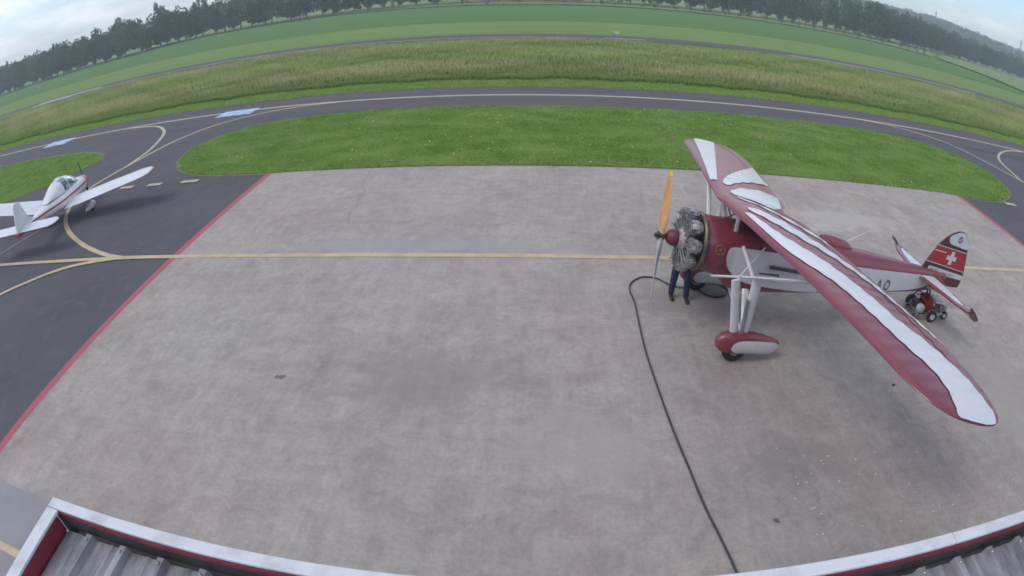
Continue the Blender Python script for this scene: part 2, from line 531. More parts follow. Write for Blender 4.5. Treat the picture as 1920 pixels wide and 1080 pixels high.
island = [(-10.16, 19.36), (-7.24, 19.42), (-1.39, 19.44), (4.88, 19.44), (11.04, 19.4), (15.95, 19.36), (18.14, 19.25), (20.01, 19.1), (21.36, 19.47), (23.04, 20.6),
          (23.81, 21.6), (24.66, 24.03), (24.26, 26.32), (23.01, 27.9), (21.77, 28.9), (19.45, 29.35), (16.38, 29.5), (11.41, 29.55), (7.18, 29.55), (3.39, 29.5),
          (-1.16, 29.5), (-4.78, 29.45), (-7.57, 29.4), (-10.51, 29.2), (-14.0, 28.5), (-16.2, 26.8), (-16.95, 24.6), (-16.7, 22.7), (-15.6, 21.0), (-13.59, 19.8)]
isl = [tuple(q) for q in smooth_line(island + [island[0]], 4)[:-1]]
lawn = MB().prism([(x, y, .03) for x, y in isl], (0, 0, -.06)).build('lawn_island', M_lawn); structure(lawn)
leftg = [(-75, 28.3), (-39.67, 28.0), (-35.34, 28.1), (-28.5, 27.4), (-25.2, 26.0), (-24.2, 24.6), (-24.4, 22.8), (-25.3, 21.0), (-28, 19.0), (-34, 18.2), (-75, 18)]
lawn2 = MB().prism([(x, y, .03) for x, y in leftg], (0, 0, -.06)).build('lawn', M_lawn); structure(lawn2)
grid_ground('verge', [(-160, 35.4), (180, 35.4), (180, 39.5), (-160, 39.5)], 0.004, M_verge)
grid_ground('meadow_soil', [(-190, 38.2), (200, 38.2), (200, 71.5), (-190, 71.5)], 0.012, M_soil)
run = grid_ground('runway', [(-420, 70.3), (420, 70.3), (420, 75.9), (-420, 75.9)], 0.02, M_run)
sheet('shoulder', [(-200, 69.9), (16, 69.9), (2, 71.3), (-200, 71.9)], 0.026, M_grav, run)
grid_ground('mown_strip', [(-500, 75.8), (500, 75.8), (500, 106.5), (-500, 106.5)], 0.012, M_mown)
crop = MB().prism([(-420, 104.5, .05), (75, 105, .05), (132, 112, .05), (141, 150, .05), (142, 178, .05), (118, 190, .05), (60, 196, .05), (0, 198, .05), (-75, 203, .05), (-150, 205, .05), (-420, 205, .05)], (0, 0, -.08)).build('crop_field', M_crop)
structure(crop)

# painted markings (parts of the pavement they lie on)
ribbon('taxi_line', [(-12.2, 12.385), (24, 12.385)], .20, .0085, M_yel, apron, smooth=False)
ribbon('forecourt_line', [(-26, 2.42), (-2.5, 2.42)], .15, .0085, M_yel, conc2, smooth=False)
ribbon('boundary_line', [(-10.17, 3.66), (-10.17, 19.36)], .22, .0045, M_red, apron, smooth=False)
ribbon('boundary_line', [(17.97, 3.66), (17.97, 19.2)], .24, .0045, M_red, apron, smooth=False)
zl = -.004
ribbon('curve_line', [(-11.8, 12.385), (-12.39, 12.40), (-13.58, 12.72), (-15.5, 13.6), (-17.46, 14.86), (-18.98, 16.29), (-20.0, 17.86), (-20.45, 19.6), (-20.4, 21.4), (-20.2, 22.9), (-20.05, 24.6), (-19.7, 26.85), (-18.6, 29.38), (-16.3, 31.3), (-14.0, 32.2), (-11.5, 32.6)], .2, .0045, M_yel, asph)
ribbon('curve_line', [(-20.25, 22.3), (-20.35, 23.2), (-20.75, 25.34), (-21.99, 28.33), (-23.31, 30.21), (-25.19, 31.72), (-28.5, 32.62)], .22, .0075, M_yel2, asph)
ribbon('lead_line', [(-11.9, 12.36), (-12.99, 12.33), (-15.1, 12.24), (-19.07, 12.05), (-34, 11.2)], .2, .0095, M_yel, asph)
ribbon('curve_line', [(-11.8, 12.37), (-12.52, 12.34), (-14.02, 11.97), (-14.96, 11.5), (-15.78, 10.81), (-16.55, 10.02), (-17.4, 8.6), (-18, 6.5)], .2, .0125, M_yel, asph)
ribbon('thin_line', [(-20.3, 12.2), (-20.0, 13.5), (-19.2, 16)], .06, .0145, M_yel2, asph)
ribbon('centre_line', [(-130, 32.72), (150, 32.62)], .30, .0015, M_yel2, taxi, smooth=False)
ribbon('curve_line', [(19.5, 32.6), (21.13, 32.45), (23.4, 31.7), (25.0, 30.6), (25.95, 29.2), (26.5, 27.42), (27.0, 25.2), (27.6, 23.2), (28.6, 20)], .2, .0055, M_yel2, taxi)
ribbon('curve_line', [(38, 32.6), (36.4, 32.35), (34.04, 31.56), (31.74, 30.17), (29.82, 28.46), (28.72, 26.87), (27.7, 24.4), (27.3, 23.4)], .2, .009, M_yel2, taxi)
for x0, x1 in ((-14.3, -13.4), (-16.2, -15.38), (-17.85, -17.05), (-19.5, -18.7), (21.25, 22.1)):
    ribbon('hold_dash', [(x0, 19.07), (x1, 19.07)], .3, .0165, M_yel2, asph, smooth=False)
for x0, x1 in ((-20.0, -17.4), (-37.8, -34.8)):
    bp = sheet('painted_panel', [(x0, 31.5), (x1, 31.5), (x1, 33.1), (x0, 33.1)], .0125, M_blue, taxi)
ribbon('edge_line', [(31.5, 71.2), (66, 71.2)], .45, .030, M_white, run, smooth=False)
ribbon('edge_line', [(7.6, 71.5), (12.6, 71.5)], .35, .030, M_white, run, smooth=False)
ribbon('threshold_bar', [(-85, 72.6), (-68, 72.6)], .9, .030, M_white, run, smooth=False)
ribbon('threshold_bar', [(-85, 70.9), (-74, 70.9)], .7, .030, M_white, run, smooth=False)

# old cement smears, oil spots and droppings on the concrete
M_stain = mat('oil_stain', (.11, .10, .10), (.18, .165, .165), scale=3, rough=.7)
M_cem = mat('cement_smear', (.40, .375, .345), (.31, .29, .28), scale=2.5, rough=.9, detail=9)
M_drop = mat('bird_lime', (.62, .62, .60), rough=.8)


def blot(name, cx, cy, rx, ry, z, m, parent, seed, rough=.35, n=40, ang=0):
    r = random.Random(seed); ph = [r.uniform(0, 6.28) for _ in range(6)]
    pts = []
    for k in range(n):
        t = 2 * math.pi * k / n
        q = 1 + rough * sum(math.sin((j + 2) * t + ph[j]) / (j + 2) for j in range(6))
        x, y = rx * q * math.cos(t), ry * q * math.sin(t)
        pts.append((cx + x * math.cos(ang) - y * math.sin(ang), cy + x * math.sin(ang) + y * math.cos(ang)))
    return sheet(name, pts, z, m, parent)


blot('oil_spot', -4.62, 7.52, .10, .06, .0045, M_stain, apron, 1)
blot('oil_spot', 6.77, 7.33, .05, .035, .0045, M_black, apron, 2)
blot('oil_spot', 3.3, 4.55, .05, .04, .0045, M_stain, apron, 5)
for i in range(34):
    x = 3.6 + abs(rng.gauss(0, 1.0)); y = 4.1 + rng.random() * 1.9
    if i > 24: x = rng.uniform(5.5, 7); y = rng.uniform(4.2, 5.6)
    blot('droppings', x, y, rng.uniform(.008, .022), rng.uniform(.008, .018), .0045 + .0002 * i, M_drop, apron, i, n=9)

# ------------------------------------------------------------------ grass
nr = np.random.default_rng(3)


def scatter(poly, n, y0=None, y1=None):
    P = np.array(poly); lo = P.min(0); hi = P.max(0)
    X = nr.uniform(lo[0], hi[0], n); Y = nr.uniform(lo[1], hi[1], n)
    k = inside(poly, X, Y)
    return X[k], Y[k]


X, Y = scatter(isl, 90000)
X = X + nr.normal(0, .05, len(X)); Y = Y + nr.normal(0, .05, len(Y))
gk = np.sin(X * .9 + 2 * np.sin(Y * .7)) * np.sin(Y * 1.7 + np.sin(X * .5))
o = blades('lawn_grass', X, Y, np.full(len(X), .02), .055 * (1 + .55 * gk), .07, .8, M_blade, 1)
tag(o, 'short mown green grass of the lawn island between apron and taxiway', 'grass', kind='stuff')
X, Y = scatter([(-48, 27.9), (-35.34, 28.0), (-28.5, 27.2), (-25.3, 25.8), (-24.4, 24.6), (-24.6, 22.8), (-25.5, 21.0), (-28, 19.2), (-48, 18.6)], 26000)
o = blades('lawn_grass', X, Y, np.full(len(X), .02), np.full(len(X), .06), .08, .8, M_blade, 2)
tag(o, 'short green grass behind the white light aircraft at the left edge', 'grass', kind='stuff')
X = nr.uniform(-75, 62, 30000); Y = 35.4 + 3.1 * nr.random(30000)
o = blades('verge_grass', X, Y, np.zeros(len(X)), np.full(len(X), .10), .10, .8, M_vblade, 3)
tag(o, 'strip of short light green grass along the far edge of the taxiway', 'grass', kind='stuff')
X = nr.uniform(-105, 100, 185000); Y = 38.3 + 31.6 * nr.random(185000) ** 1.15
Xe = nr.uniform(-90, 75, 26000); Ye = 38.35 + np.abs(nr.normal(0, .35, 26000)) + .25 * np.sin(Xe * .9) + .2 * np.sin(Xe * 2.3)
X = np.concatenate([X, Xe]); Y = np.concatenate([Y, Ye])
hh = .50 + .10 * np.sin(X * .21 + 1) * np.sin(Y * .4) + .06 * np.sin(X * .9) * np.sin(Y * 1.1)
hh *= np.clip((71.0 - Y) / 7, .14, 1) * np.clip(.5 + (Y - 38.3) / 7, .5, 1)
o = blades('meadow_grass', X, Y, np.zeros(len(X)), hh, .15, .55, M_meadow, 4)
tag(o, 'tall unmown olive and tan meadow grass between taxiway and runway', 'grass', kind='stuff')

M_edge = mat('dry_edge', (.20, .18, .12), (.12, .13, .06), scale=3, rough=.95, detail=8)
ribbon('dry_edge', isl + [isl[0]], .34, -.0015, M_edge, taxi, smooth=False)
ribbon('dry_edge', leftg[1:-1], .34, -.0015, M_edge, taxi, smooth=False)
for z_, (x0, x1) in ((.0025, (-13, -10.4)), (.0025, (18.2, 60))): ribbon('tar_seam', [(x0, 29.62), ((x0 + x1) / 2, 29.58), (x1, 29.63)], .14, z_, mat('tar', (.03, .03, .034), rough=.6), taxi)
rc = random.Random(31)
M_tar = MATS['tar']
for (x, y, dx, dy, k) in ((-26, 33.9, 3, .3, 14), (-2, 34.3, 3.2, .1, 12), (12, 31.0, 2.5, .2, 9), (21, 16, .3, -1.1, 9)):
    pts_ = [(x, y)]
    for _ in range(k): pts_.append((pts_[-1][0] + dx * rc.uniform(.5, 1.3) + rc.gauss(0, .12), pts_[-1][1] + dy * rc.uniform(.5, 1.3) + rc.gauss(0, .12)))
    ribbon('crack_seal', pts_, .05, .011 + .0003 * k, M_tar, taxi)
M_crk = mat('pale_crack', (.40, .375, .34), (.33, .31, .29), scale=4, rough=.9)
M_crk2 = mat('dark_crack', (.15, .135, .13), (.20, .185, .18), scale=4, rough=.9)
for (x, y, dx, dy, k, m_) in ((2.6, 18.9, .15, -.35, 6, M_crk), (3.6, 17.2, .4, -.1, 6, M_crk), (-6, 19, .1, -.5, 9, M_crk2), (5.8, 7.4, .12, -.28, 9, M_crk), (12.5, 18.8, -.05, -.6, 8, M_crk2)):
    pts_ = [(x, y)]
    for _ in range(k): pts_.append((pts_[-1][0] + dx * rc.uniform(.4, 1.4) + rc.gauss(0, .10), pts_[-1][1] + dy * rc.uniform(.4, 1.4) + rc.gauss(0, .08)))
    ribbon('crack', pts_, .014, .0028, m_, apron)
fx, fy = scatter(isl, 130)
V = []
fr_ = np.random.default_rng(5)
nF = len(fx); sz = fr_.uniform(.012, .026, nF); zf = fr_.uniform(.07, .10, nF)
V = np.stack([np.stack([fx - sz, fy - sz, zf], 1), np.stack([fx + sz, fy - sz, zf], 1), np.stack([fx + sz, fy + sz, zf + .02], 1), np.stack([fx - sz, fy + sz, zf + .02], 1)], 1).reshape(-1, 3)
tag(raw_mesh('daisies', V, np.arange(4 * nF).reshape(-1, 4), mat('petals', (.62, .62, .42), (.5, .5, .2), scale=2, rough=.8)), 'tiny pale flowers scattered through the lawn island', 'flowers', kind='stuff')

# ------------------------------------------------------------------ hill, woods, trees
AZ = [-75, -60, -53, -51, -48, -44, -38, -30, -15, 0, 15, 25, 31, 35, 38, 40, 43.3, 47.2, 55, 75]
EL = [1.2, 1.25, 1.30, 1.0, 1.1, 1.2, 1.3, 1.4, 1.5, 1.6, 1.8, 2.15, 2.28, 2.3, 2.28, 2.2, 1.92, 1.72, 1.3, 1.0]


def hill_el(az): return float(np.interp(az, AZ, EL))


V = []; F = []
na = 150; rad = [560, 640, 720, 800, 880, 960, 1150]; prof = [0, .34, .62, .83, .95, 1.0, .9]
for i in range(na):
    az = -75 + 150 * i / (na - 1)
    for r_, pf in zip(rad, prof):
        top = 6.2 + 960 * math.tan(R_(hill_el(az))) - 7
        V.append((r_ * math.sin(R_(az)), r_ * math.cos(R_(az)), -.2 + top * pf))
nrad = len(rad)
for i in range(na - 1):
    for k in range(nrad - 1):
        F.append((i * nrad + k, (i + 1) * nrad + k, (i + 1) * nrad + k + 1, i * nrad + k + 1))
m = MB(); m.v = V; m.f = F
structure(m.build('hill', M_hill, smooth=True))


def leaf_soup(C, rad, n, size, seed, squash=1.0):
    """n leaf clump quads spread in ellipsoids C (k,3) with radii rad (k,3), outward biased"""
    r = np.random.default_rng(seed)
    k = r.integers(0, len(C), n)
    d = r.normal(size=(n, 3)); d /= np.linalg.norm(d, axis=1)[:, None]
    q = r.uniform(.35, 1.0, n) ** .5
    P = C[k] + d * rad[k] * q[:, None]
    nn = d + r.normal(0, .5, (n, 3)); nn /= np.linalg.norm(nn, axis=1)[:, None]
    u = np.cross(nn, r.normal(size=(n, 3))); u /= np.linalg.norm(u, axis=1)[:, None]
    v = np.cross(nn, u)
    s = size * r.uniform(.55, 1.3, n)[:, None]
    Q = np.stack([P - u * s, P - v * s * .75, P + u * s, P + v * s * .75], 1)
    return Q.reshape(-1, 3), np.arange(4 * n).reshape(-1, 4)


def make_tree(name, h, wd, kind, seed, n=520):
    r = np.random.default_rng(seed)
    root = empty(name, (0, 0, 0))
    tb = MB()
    base = .05 * h if kind == 'poplar' else .04 * h
    bend = r.normal(0, .02 * h, (5, 2)); bend[0] = 0
    zs = np.linspace(0, h * .86, 5)
    trunk = [(bend[i, 0], bend[i, 1], zs[i] - .1) for i in range(5)]
    tb.tube(trunk, [h * .019, h * .016, h * .012, h * .008, h * .003], n=6)
    C = []; Rr = []
    nl = 11
    for i in range(nl):
        f = (i + .5) / nl
        z = base + (h - base) * (.08 + .86 * f)
        env = (.62 + .38 * math.sin(math.pi * f)) * (1 if f < .8 else 1 - 1.9 * (f - .8)) if kind == 'poplar' else math.sin(math.pi * (.2 + .68 * f))
        env = max(env, .3) * r.uniform(.8, 1.15)
        a = r.uniform(0, 6.28); rr = wd * .5 * env
        c = np.array([math.cos(a) * rr * .55, math.sin(a) * rr * .55, z])
        tb.tube([(0, 0, max(z - .14 * h, .1 * h)), tuple(c)], [h * .006, h * .002], n=4, cap=False)
        C.append(c); Rr.append([rr * r.uniform(.5, .8), rr * r.uniform(.5, .8), (h / nl) * r.uniform(.8, 1.25)])
    V, F = leaf_soup(np.array(C), np.array(Rr), n, h * .021 if kind == 'poplar' else h * .04, seed)
    return root, tb, V, F


def tree_proto(name, h, wd, kind, seed, leaf, n=520):
    root, tb, V, F = make_tree(name, h, wd, kind, seed, n)
    tb.build('trunk', M_bark, root, smooth=True)
    raw_mesh('crown', V, F, leaf, root)
    return root


def wood_line(line, spacing, seed, dh):
    r = random.Random(seed); out = []
    L = np.array(line, float)
    for i in range(len(L) - 1):
        a, b = L[i], L[i + 1]; d = np.hypot(*(b - a)); n = max(1, int(d / spacing))
        for k in range(n):
            q = a + (b - a) * (k + r.uniform(.1, .9)) / n
            out.append((q[0], q[1] + r.uniform(-dh, dh), r.choice((.72, .85, .95, 1.0, 1.05, 1.12)) * r.uniform(.95, 1.05), r.uniform(0, 6.28)))
    return out


rightline = [(58, 238), (112, 246), (142, 236), (222, 282), (268, 298), (330, 304)]
leftline = [(-295, 208), (-210, 190), (-152, 186), (-138, 214), (-76, 228)]
midline = [(-76, 228), (-20, 250), (58, 246)]
protos = [tree_proto('poplar_tree', 18.0, 8.6, 'poplar', 11, M_leafs[0], 1300), tree_proto('poplar_tree', 16.5, 9.6, 'poplar', 12, M_leafs[1], 1300),
          tree_proto('poplar_tree', 17.5, 8.0, 'poplar', 13, M_leafs[2], 1200), tree_proto('poplar_tree', 15.0, 10.0, 'round', 14, M_leafs[0], 700)]
used = set()


def plant(pi, x, y, s, rz, label, group, cat='tree', plist=protos, flag=used):
    o = plist[pi] if pi not in flag else copy_tree(plist[pi])
    flag.add(pi)
    o.location = (x, y, -.05); o.rotation_euler = (0, 0, rz); o.scale = (s, s, s)
    return tag(o, label, cat, group)


for line, sp, lab, grp, sd_, sc_ in (
        (rightline, 4.6, 'tall dark green poplar in the front row of the wood below the hill', 'poplars in the wood at the right', 5, .99),
        (leftline, 4.3, 'hazy dark tree in the wood line beyond the field at the left', 'trees in the wood at the left', 6, .95),
        (midline, 5.5, 'far tree whose foot shows at the top edge above the green crop', 'trees at the middle of the tree line', 8, .95)):
    for (x, y, s, rz) in wood_line(line, sp, sd_, 4):
        if x < -160: s *= .86
        if x > 150: s *= 1 - .16 * min(1, (x - 150) / 100)
        plant(rng.randrange(4), x, y, s * sc_, rz, lab, grp)

# the wood behind the first row, one mass
Cs = []; Rs = []
for line, hgt in ((rightline, 15.5), (leftline, 13.4), (midline, 14.5)):
    for back in (5, 11, 18, 26, 36):
        for (x, y, s, rz) in wood_line(line, 6.0, int(back * 3 + hgt), 3):
            d = math.hypot(x, y); k = 1 + back / d
            hh_ = hgt * s * (1 - .16 * min(1, max(0, x - 150) / 100))
            for q in (.32, .6, .86):
                Cs.append((x * k, y * k, hh_ * q)); Rs.append((3.2 * s * (1.2 - .45 * q), 3.2 * s * (1.2 - .45 * q), hh_ * .2))
V, F = leaf_soup(np.array(Cs), np.array(Rs), 120000, .62, 77)
tag(raw_mesh('wood', V, F, M_leafs[0]), 'dense dark wood standing behind the front rows of trees', 'wood', kind='stuff')
# wooded hillside
Cs = []; Rs = []
for i in range(2600):
    az = rng.uniform(-58, 58); f = rng.random() ** .6
    r_ = 600 + 360 * f
    pf = float(np.interp(r_, rad, prof)); top = 6.2 + 960 * math.tan(R_(hill_el(az))) - 7
    s = rng.uniform(.7, 1.25)
    Cs.append((r_ * math.sin(R_(az)), r_ * math.cos(R_(az)), top * pf + 3.2 * s)); Rs.append((5.2 * s, 5.2 * s, 3.9 * s))
V, F = leaf_soup(np.array(Cs), np.array(Rs), 52000, 1.55, 78)
tag(raw_mesh('hillside_wood', V, F, M_leafs[1]), 'wood covering the long hill behind the tree line', 'wood', kind='stuff')

# bushes and young trees beyond the crop
bprot = [tree_proto('bush', 3.6, 3.6, 'round', 21, M_bush, 300), tree_proto('bush', 4.6, 3.0, 'round', 22, M_bush, 300), tree_proto('bush', 3.0, 3.6, 'round', 23, M_bush, 200)]
bused = set()
bushes = [(56.3, 221, .8), (60.6, 218, .6), (68.8, 217, 1.1), (73, 211, 1.0), (78.7, 218, 1.1), (87, 222, 1.2), (92.4, 219, 1.0), (99.4, 222, .9), (96.5, 209, .8), (103.9, 211, .7), (111.6, 216, .95),
          (115.9, 215, .8), (120.1, 215, .7), (123.1, 208, 1.15), (131.9, 213, 1.2), (129.6, 200, .95), (142, 204, .8), (136.8, 191, .7), (143.1, 194, .75), (145.2, 191, .6), (145, 182.4, 1.35),
          (-69, 234, .9), (-58, 230, .8), (-29.4, 225, .8), (-19.7, 215, .7), (-8.2, 222, .7), (8.5, 230, .8), (14.3, 226, .7), (21.7, 213, .75), (27.2, 221, .75), (36.8, 215, .8), (40.9, 214, .7), (49.8, 219, .9)]
ORD = 'first second third fourth fifth sixth seventh eighth ninth tenth eleventh twelfth thirteenth fourteenth fifteenth sixteenth seventeenth eighteenth nineteenth twentieth'.split()
rk_ = sorted([b_ for b_ in bushes if b_[0] > 50 and b_[1] != 182.4], key=lambda b_: b_[0] / b_[1]); rl_ = sorted([b_ for b_ in bushes if b_[0] < 50], key=lambda b_: b_[0] / b_[1])
for i, (x, y, s) in enumerate(bushes):
    if i == 20: lab, g = 'single dark bush at the right end of the row, beside the pale pasture', None
    elif x > 50: lab, g = '%s bush from the left in the row below the poplar wood' % ORD[rk_.index((x, y, s))], 'bushes beyond the crop at the right'
    else: lab, g = '%s small bush from the left at the top edge above the crop' % ORD[rl_.index((x, y, s))], 'bushes beyond the crop in the middle'
    o = plant(i % 3, x, y, s, rng.uniform(0, 6), lab, g, 'bush', bprot, bused)
# low rough growth along the crop's far edge
X = nr.uniform(-160, 140, 9000); Y = np.interp(X, [-160, -75, 0, 60, 118, 140], [206, 204, 199, 197, 191, 181]) + nr.normal(0, .5, 9000)
Xb = nr.uniform(0, 1, 2500); Yb = np.interp(Xb, [0, 1], [178, 112]) + nr.normal(0, .3, 2500); Xb = np.interp(Xb, [0, .45, 1], [142.5, 141.5, 133])
X = np.concatenate([X, Xb]); Y = np.concatenate([Y, Yb])
o = blades('field_margin', X, Y, np.zeros(len(X)), np.full(len(X), .42), .6, .5, M_leafs[1], 9)
tag(o, 'dark rough margin of weeds along the far edge of the crop', 'weeds', kind='stuff')
# young saplings with white guards in the pasture at the right
M_post = mat('post_wood', (.22, .2, .17), rough=.9)
for k, (x, y) in enumerate([(174.7, 192.9), (184.4, 193.5), (196.9, 187.7)]):
    e = empty('field_post', (x, y, -.05))
    MB().tube([(0, 0, 0), (0, 0, 1.6)], .12, 6).build('post', M_post, e)
    MB().box((0, 0, 1.68), (.34, .34, .12)).build('cap', M_post, e)
    tag(e, ['post nearest the wood in the pale pasture at the right', 'middle one of three posts in the pale pasture at the right', 'post nearest the right edge in the pale pasture'][k], 'post', 'posts in the right pasture')
# masts on the hill
M_mast = mat('mast_steel', (.16, .17, .18), rough=.6)


def mast(az, dist, z0, h, label):
    e = empty('lattice_mast', (dist * math.sin(R_(az)), dist * math.cos(R_(az)), z0))
    mb = MB(); k = h * .06
    legs = [(-k, -k), (k, -k), (k, k), (-k, k)]
    for x, y in legs: mb.tube([(x, y, 0), (x * .2, y * .2, h)], .28, 4)
    for j in range(7):
        f = j / 7; g = (j + 1) / 7
        for i in range(4):
            a = legs[i]; b = legs[(i + 1) % 4]
            mb.tube([(a[0] * (1 - .8 * f), a[1] * (1 - .8 * f), h * f), (b[0] * (1 - .8 * g), b[1] * (1 - .8 * g), h * g)], .14, 4)
    mb.build('lattice', M_mast, e)
    mb = MB()
    for f in (.72, .86): mb.box((0, 0, h * f), (h * .28, .5, .35))
    mb.build('crossarm', M_mast, e)
    tag(e, label, 'mast')


mast(38.1, 955, 36, 19, 'small steel mast on the crest of the wooded hill')
mast(46.9, 955, 26, 25, 'steel lattice pylon on the hill at the right edge')
# runway edge marker board
e = empty('runway_marker', (9.66, 76.6, 0))
MB().box((0, 0, .34), (.8, .08, .32)).build('board', M_white, e, bevel=.01)
for x in (-.35, .35): MB().tube([(x, 0, -.03), (x, 0, .3)], .03, 6).build('leg', M_steel, e)
tag(e, 'small white marker board on the far edge of the runway', 'marker')
e = empty('ditch_marker', (-153, 131.9, .25))
MB().box((0, 0, .55), (5.0, .4, .55)).build('board', M_conc2, e, bevel=.02)
for x in (-1.9, 1.9): MB().tube([(x, 0, -.22), (x, 0, .35)], .1, 6).build('leg', M_steel, e)
tag(e, 'pale board lying in the field at the far left', 'marker')

# ------------------------------------------------------------------ hangar under the camera
M_flash = mat('white_flashing', (.58, .60, .63), (.36, .37, .38), scale=5, lo=.48, hi=.78, rough=.45, coord='object', detail=8)
M_sheetm = mat('corrugated_sheet', (.36, .36, .37), (.15, .15, .155), scale=4, rough=.45, metal=.35, coord='object', stretch=(3, .6, 1), detail=8)
M_redtrim = mat('maroon_trim', (.20, .020, .045), (.16, .018, .035), scale=3, rough=.5, coord='object')
M_gut_shade = mat('gutter_and_cap_shade', (.06, .06, .065), (.03, .03, .03), scale=5, rough=.7, coord='object')  # dark gutter colour, also the painted shade on the front parapet
M_wall = mat('hangar_wall', (.35, .35, .36), (.30, .30, .31), scale=2, rough=.7, coord='object')
hang = empty('hangar', (0, 0, 0))
tag(hang, 'hangar roof of grey corrugated sheet with white parapet cap at the bottom edge', 'building')
XL, XR, YF, YB_ = -2.26, 14.0, 1.085, -9.0
wl = MB()
wl.box(((XL + XR) / 2, YF - .10, 2.10), (XR - XL - .1, .10, 4.2)).box((XL + .10, (YF + YB_) / 2 - .1, 2.10), (.10, YF - YB_ - .2, 4.2))
wl.box((XR - .10, (YF + YB_) / 2 - .1, 2.10), (.10, YF - YB_ - .2, 4.2)).box(((XL + XR) / 2, YB_ + .1, 2.10), (XR - XL - .1, .10, 4.2))
wl.build('wall', M_wall, hang)
# parapet upstand and cap
MB().box(((XL + XR) / 2, YF - .03, 4.28), (XR - XL - .06, .05, .22)).build('parapet', M_gut_shade, hang)  # front upstand coloured dark to stand in for shade under the cap
MB().box((XL + .035, (YF + YB_) / 2 - .03, 4.28), (.05, YF - YB_ - .10, .22)).build('parapet', M_wall, hang)
xs = [XL, 1.803, 5.9, 10.0, XR]
for i in range(4):
    g = .004 if i else 0
    MB().box(((xs[i] + xs[i + 1]) / 2 + g / 2, YF - .026, 4.396), (xs[i + 1] - xs[i] - g, .060, .018)).build('parapet_cap', M_flash, hang, bevel=.004)
for y0, y1 in ((YF - .06, -3.2), (-3.204, -8.9)):
    MB().box((XL + .041, (y0 + y1) / 2, 4.3945), (.082, abs(y0 - y1), .018)).build('parapet_cap', M_flash, hang, bevel=.004)
MB().box(((XL + XR) / 2 + .04, YF - .0605, 4.374), (XR - XL - .1, .006, .026)).build('trim_strip', M_redtrim, hang)
MB().box((XL + .0865, -3.4, 4.338), (.006, 8.8, .096)).build('trim_strip', M_redtrim, hang)
# gutter strip then the corrugated sheets
MB().box(((XL + XR) / 2 + .04, YF - .085, 4.262), (XR - XL - .2, .06, .02)).build('gutter', M_gut_shade, hang)
pitch = .225
nsh = 4


def sheet_profile(n):
    pts = []
    for k in range(n):
        x = k * pitch
        pts += [(x, 0), (x + .075, 0), (x + .085, .006), (x + .100, .006), (x + .110, 0), (x + .150, 0), (x + .165, .036), (x + .200, .036), (x + .215, 0)]
    pts.append((n * pitch, 0))
    return pts


prof2 = sheet_profile(nsh)
sm = MB()
slope = .03
secs = []
for yy in np.linspace(YF - .085, YB_ + .3, 6):
    z = 4.285 + (YF - yy) * slope
    secs.append([(x, yy, z + q) for x, q in prof2])
sm.loft(secs, closed=False, cap=False)
sheet0 = sm.build('roof_sheet', M_sheetm, hang)
sheet0.location = (XL + .10, 0, 0)
scr0 = None
for k in range(nsh):
    for yy in (YF - .12, YF - .45):
        if scr0 is None: scr0 = MB().lathe([(0, .009), (.006, .009), (.010, .005)], (0, 0, 0), (0, 0, 1), 8).build('roof_screw', M_alu, sheet0); c = scr0
        else: c = scr0.copy(); COL.objects.link(c); c.parent = sheet0
        c.location = (.182 + k * pitch, yy, 4.321 + (YF - yy) * slope)
for i in range(1, int((XR - XL - .3) / (nsh * pitch))):
    c = copy_tree(sheet0, hang); c.location = (XL + .10 + i * nsh * pitch, 0, .0015 * (i % 2))

# ------------------------------------------------------------------ vintage parasol aircraft (x tailward, y far side, z up)
ac = empty('parasol_aircraft', (3.523, 9.593, 0), R_(3.0))
tag(ac, 'wine red and white vintage parasol wing aircraft with radial engine parked on the concrete', 'aircraft')


def wLE(l):
    l = abs(l)
    return -.35 + .165 * l + float(np.interp(l, [0, 5.0, 5.3, 5.55, 5.75, 5.88, 5.96, 5.98], [0, 0, .04, .12, .27, .46, .74, .98]))


def wTEs(l):
    l = abs(l)
    return float(np.interp(l, [0, .22, .42, 2.3, 4, 4.8, 5.3, 5.6, 5.8, 5.92, 5.98], [1.42, 1.46, 1.60, 1.66, 1.71, 1.66, 1.57, 1.47, 1.36, 1.22, 1.03]))


def wsurf(l, s, up=True, sag=True):
    """height of the wing skin at span l, distance s behind the unrounded leading edge"""
    al = abs(l); s0 = wLE(l) - (-.35 + .165 * al); s1 = wTEs(l); c = max(s1 - s0, .04)
    x = min(max((s - s0) / c, 0), 1)
    z = 2.63 - .05 * al - .018 * l - .167 * s
    if up:
        z += c * (.215 - .11 * (al / 6.0) ** 2) * math.sqrt(x) * (1 - x) ** 1.05
        if sag and .06 < x < .97: z -= .014 * abs(math.sin(math.pi * l / .30)) * min(1, (x - .06) * 8)
    else:
        z -= c * .075 * math.sqrt(x) * (1 - x)
    return z


def wpoint(l, s, up=True, off=0.0): return (-.35 + .165 * abs(l) + s, l, wsurf(l, s, up) + off)


ls = list(np.arange(-5.85, 5.851, .075)); ls = [-5.977, -5.96, -5.91] + ls + [5.91, 5.96, 5.977]
xsn = [0, .008, .03, .07, .12, .18, .26, .34, .42, .5, .58, .66, .74, .82, .9, .96, 1.0]
wm = MB(); rows = []
for l in ls:
    s0 = wLE(l) - (-.35 + .165 * abs(l)); s1 = wTEs(l)
    row = [wpoint(l, s0 + (s1 - s0) * x, True) for x in xsn] + [wpoint(l, s0 + (s1 - s0) * x, False, -.002) for x in reversed(xsn[1:-1])]
    rows.append(row)
wm.loft(rows)
wing = wm.build('wing', M_wine, ac, smooth=True)


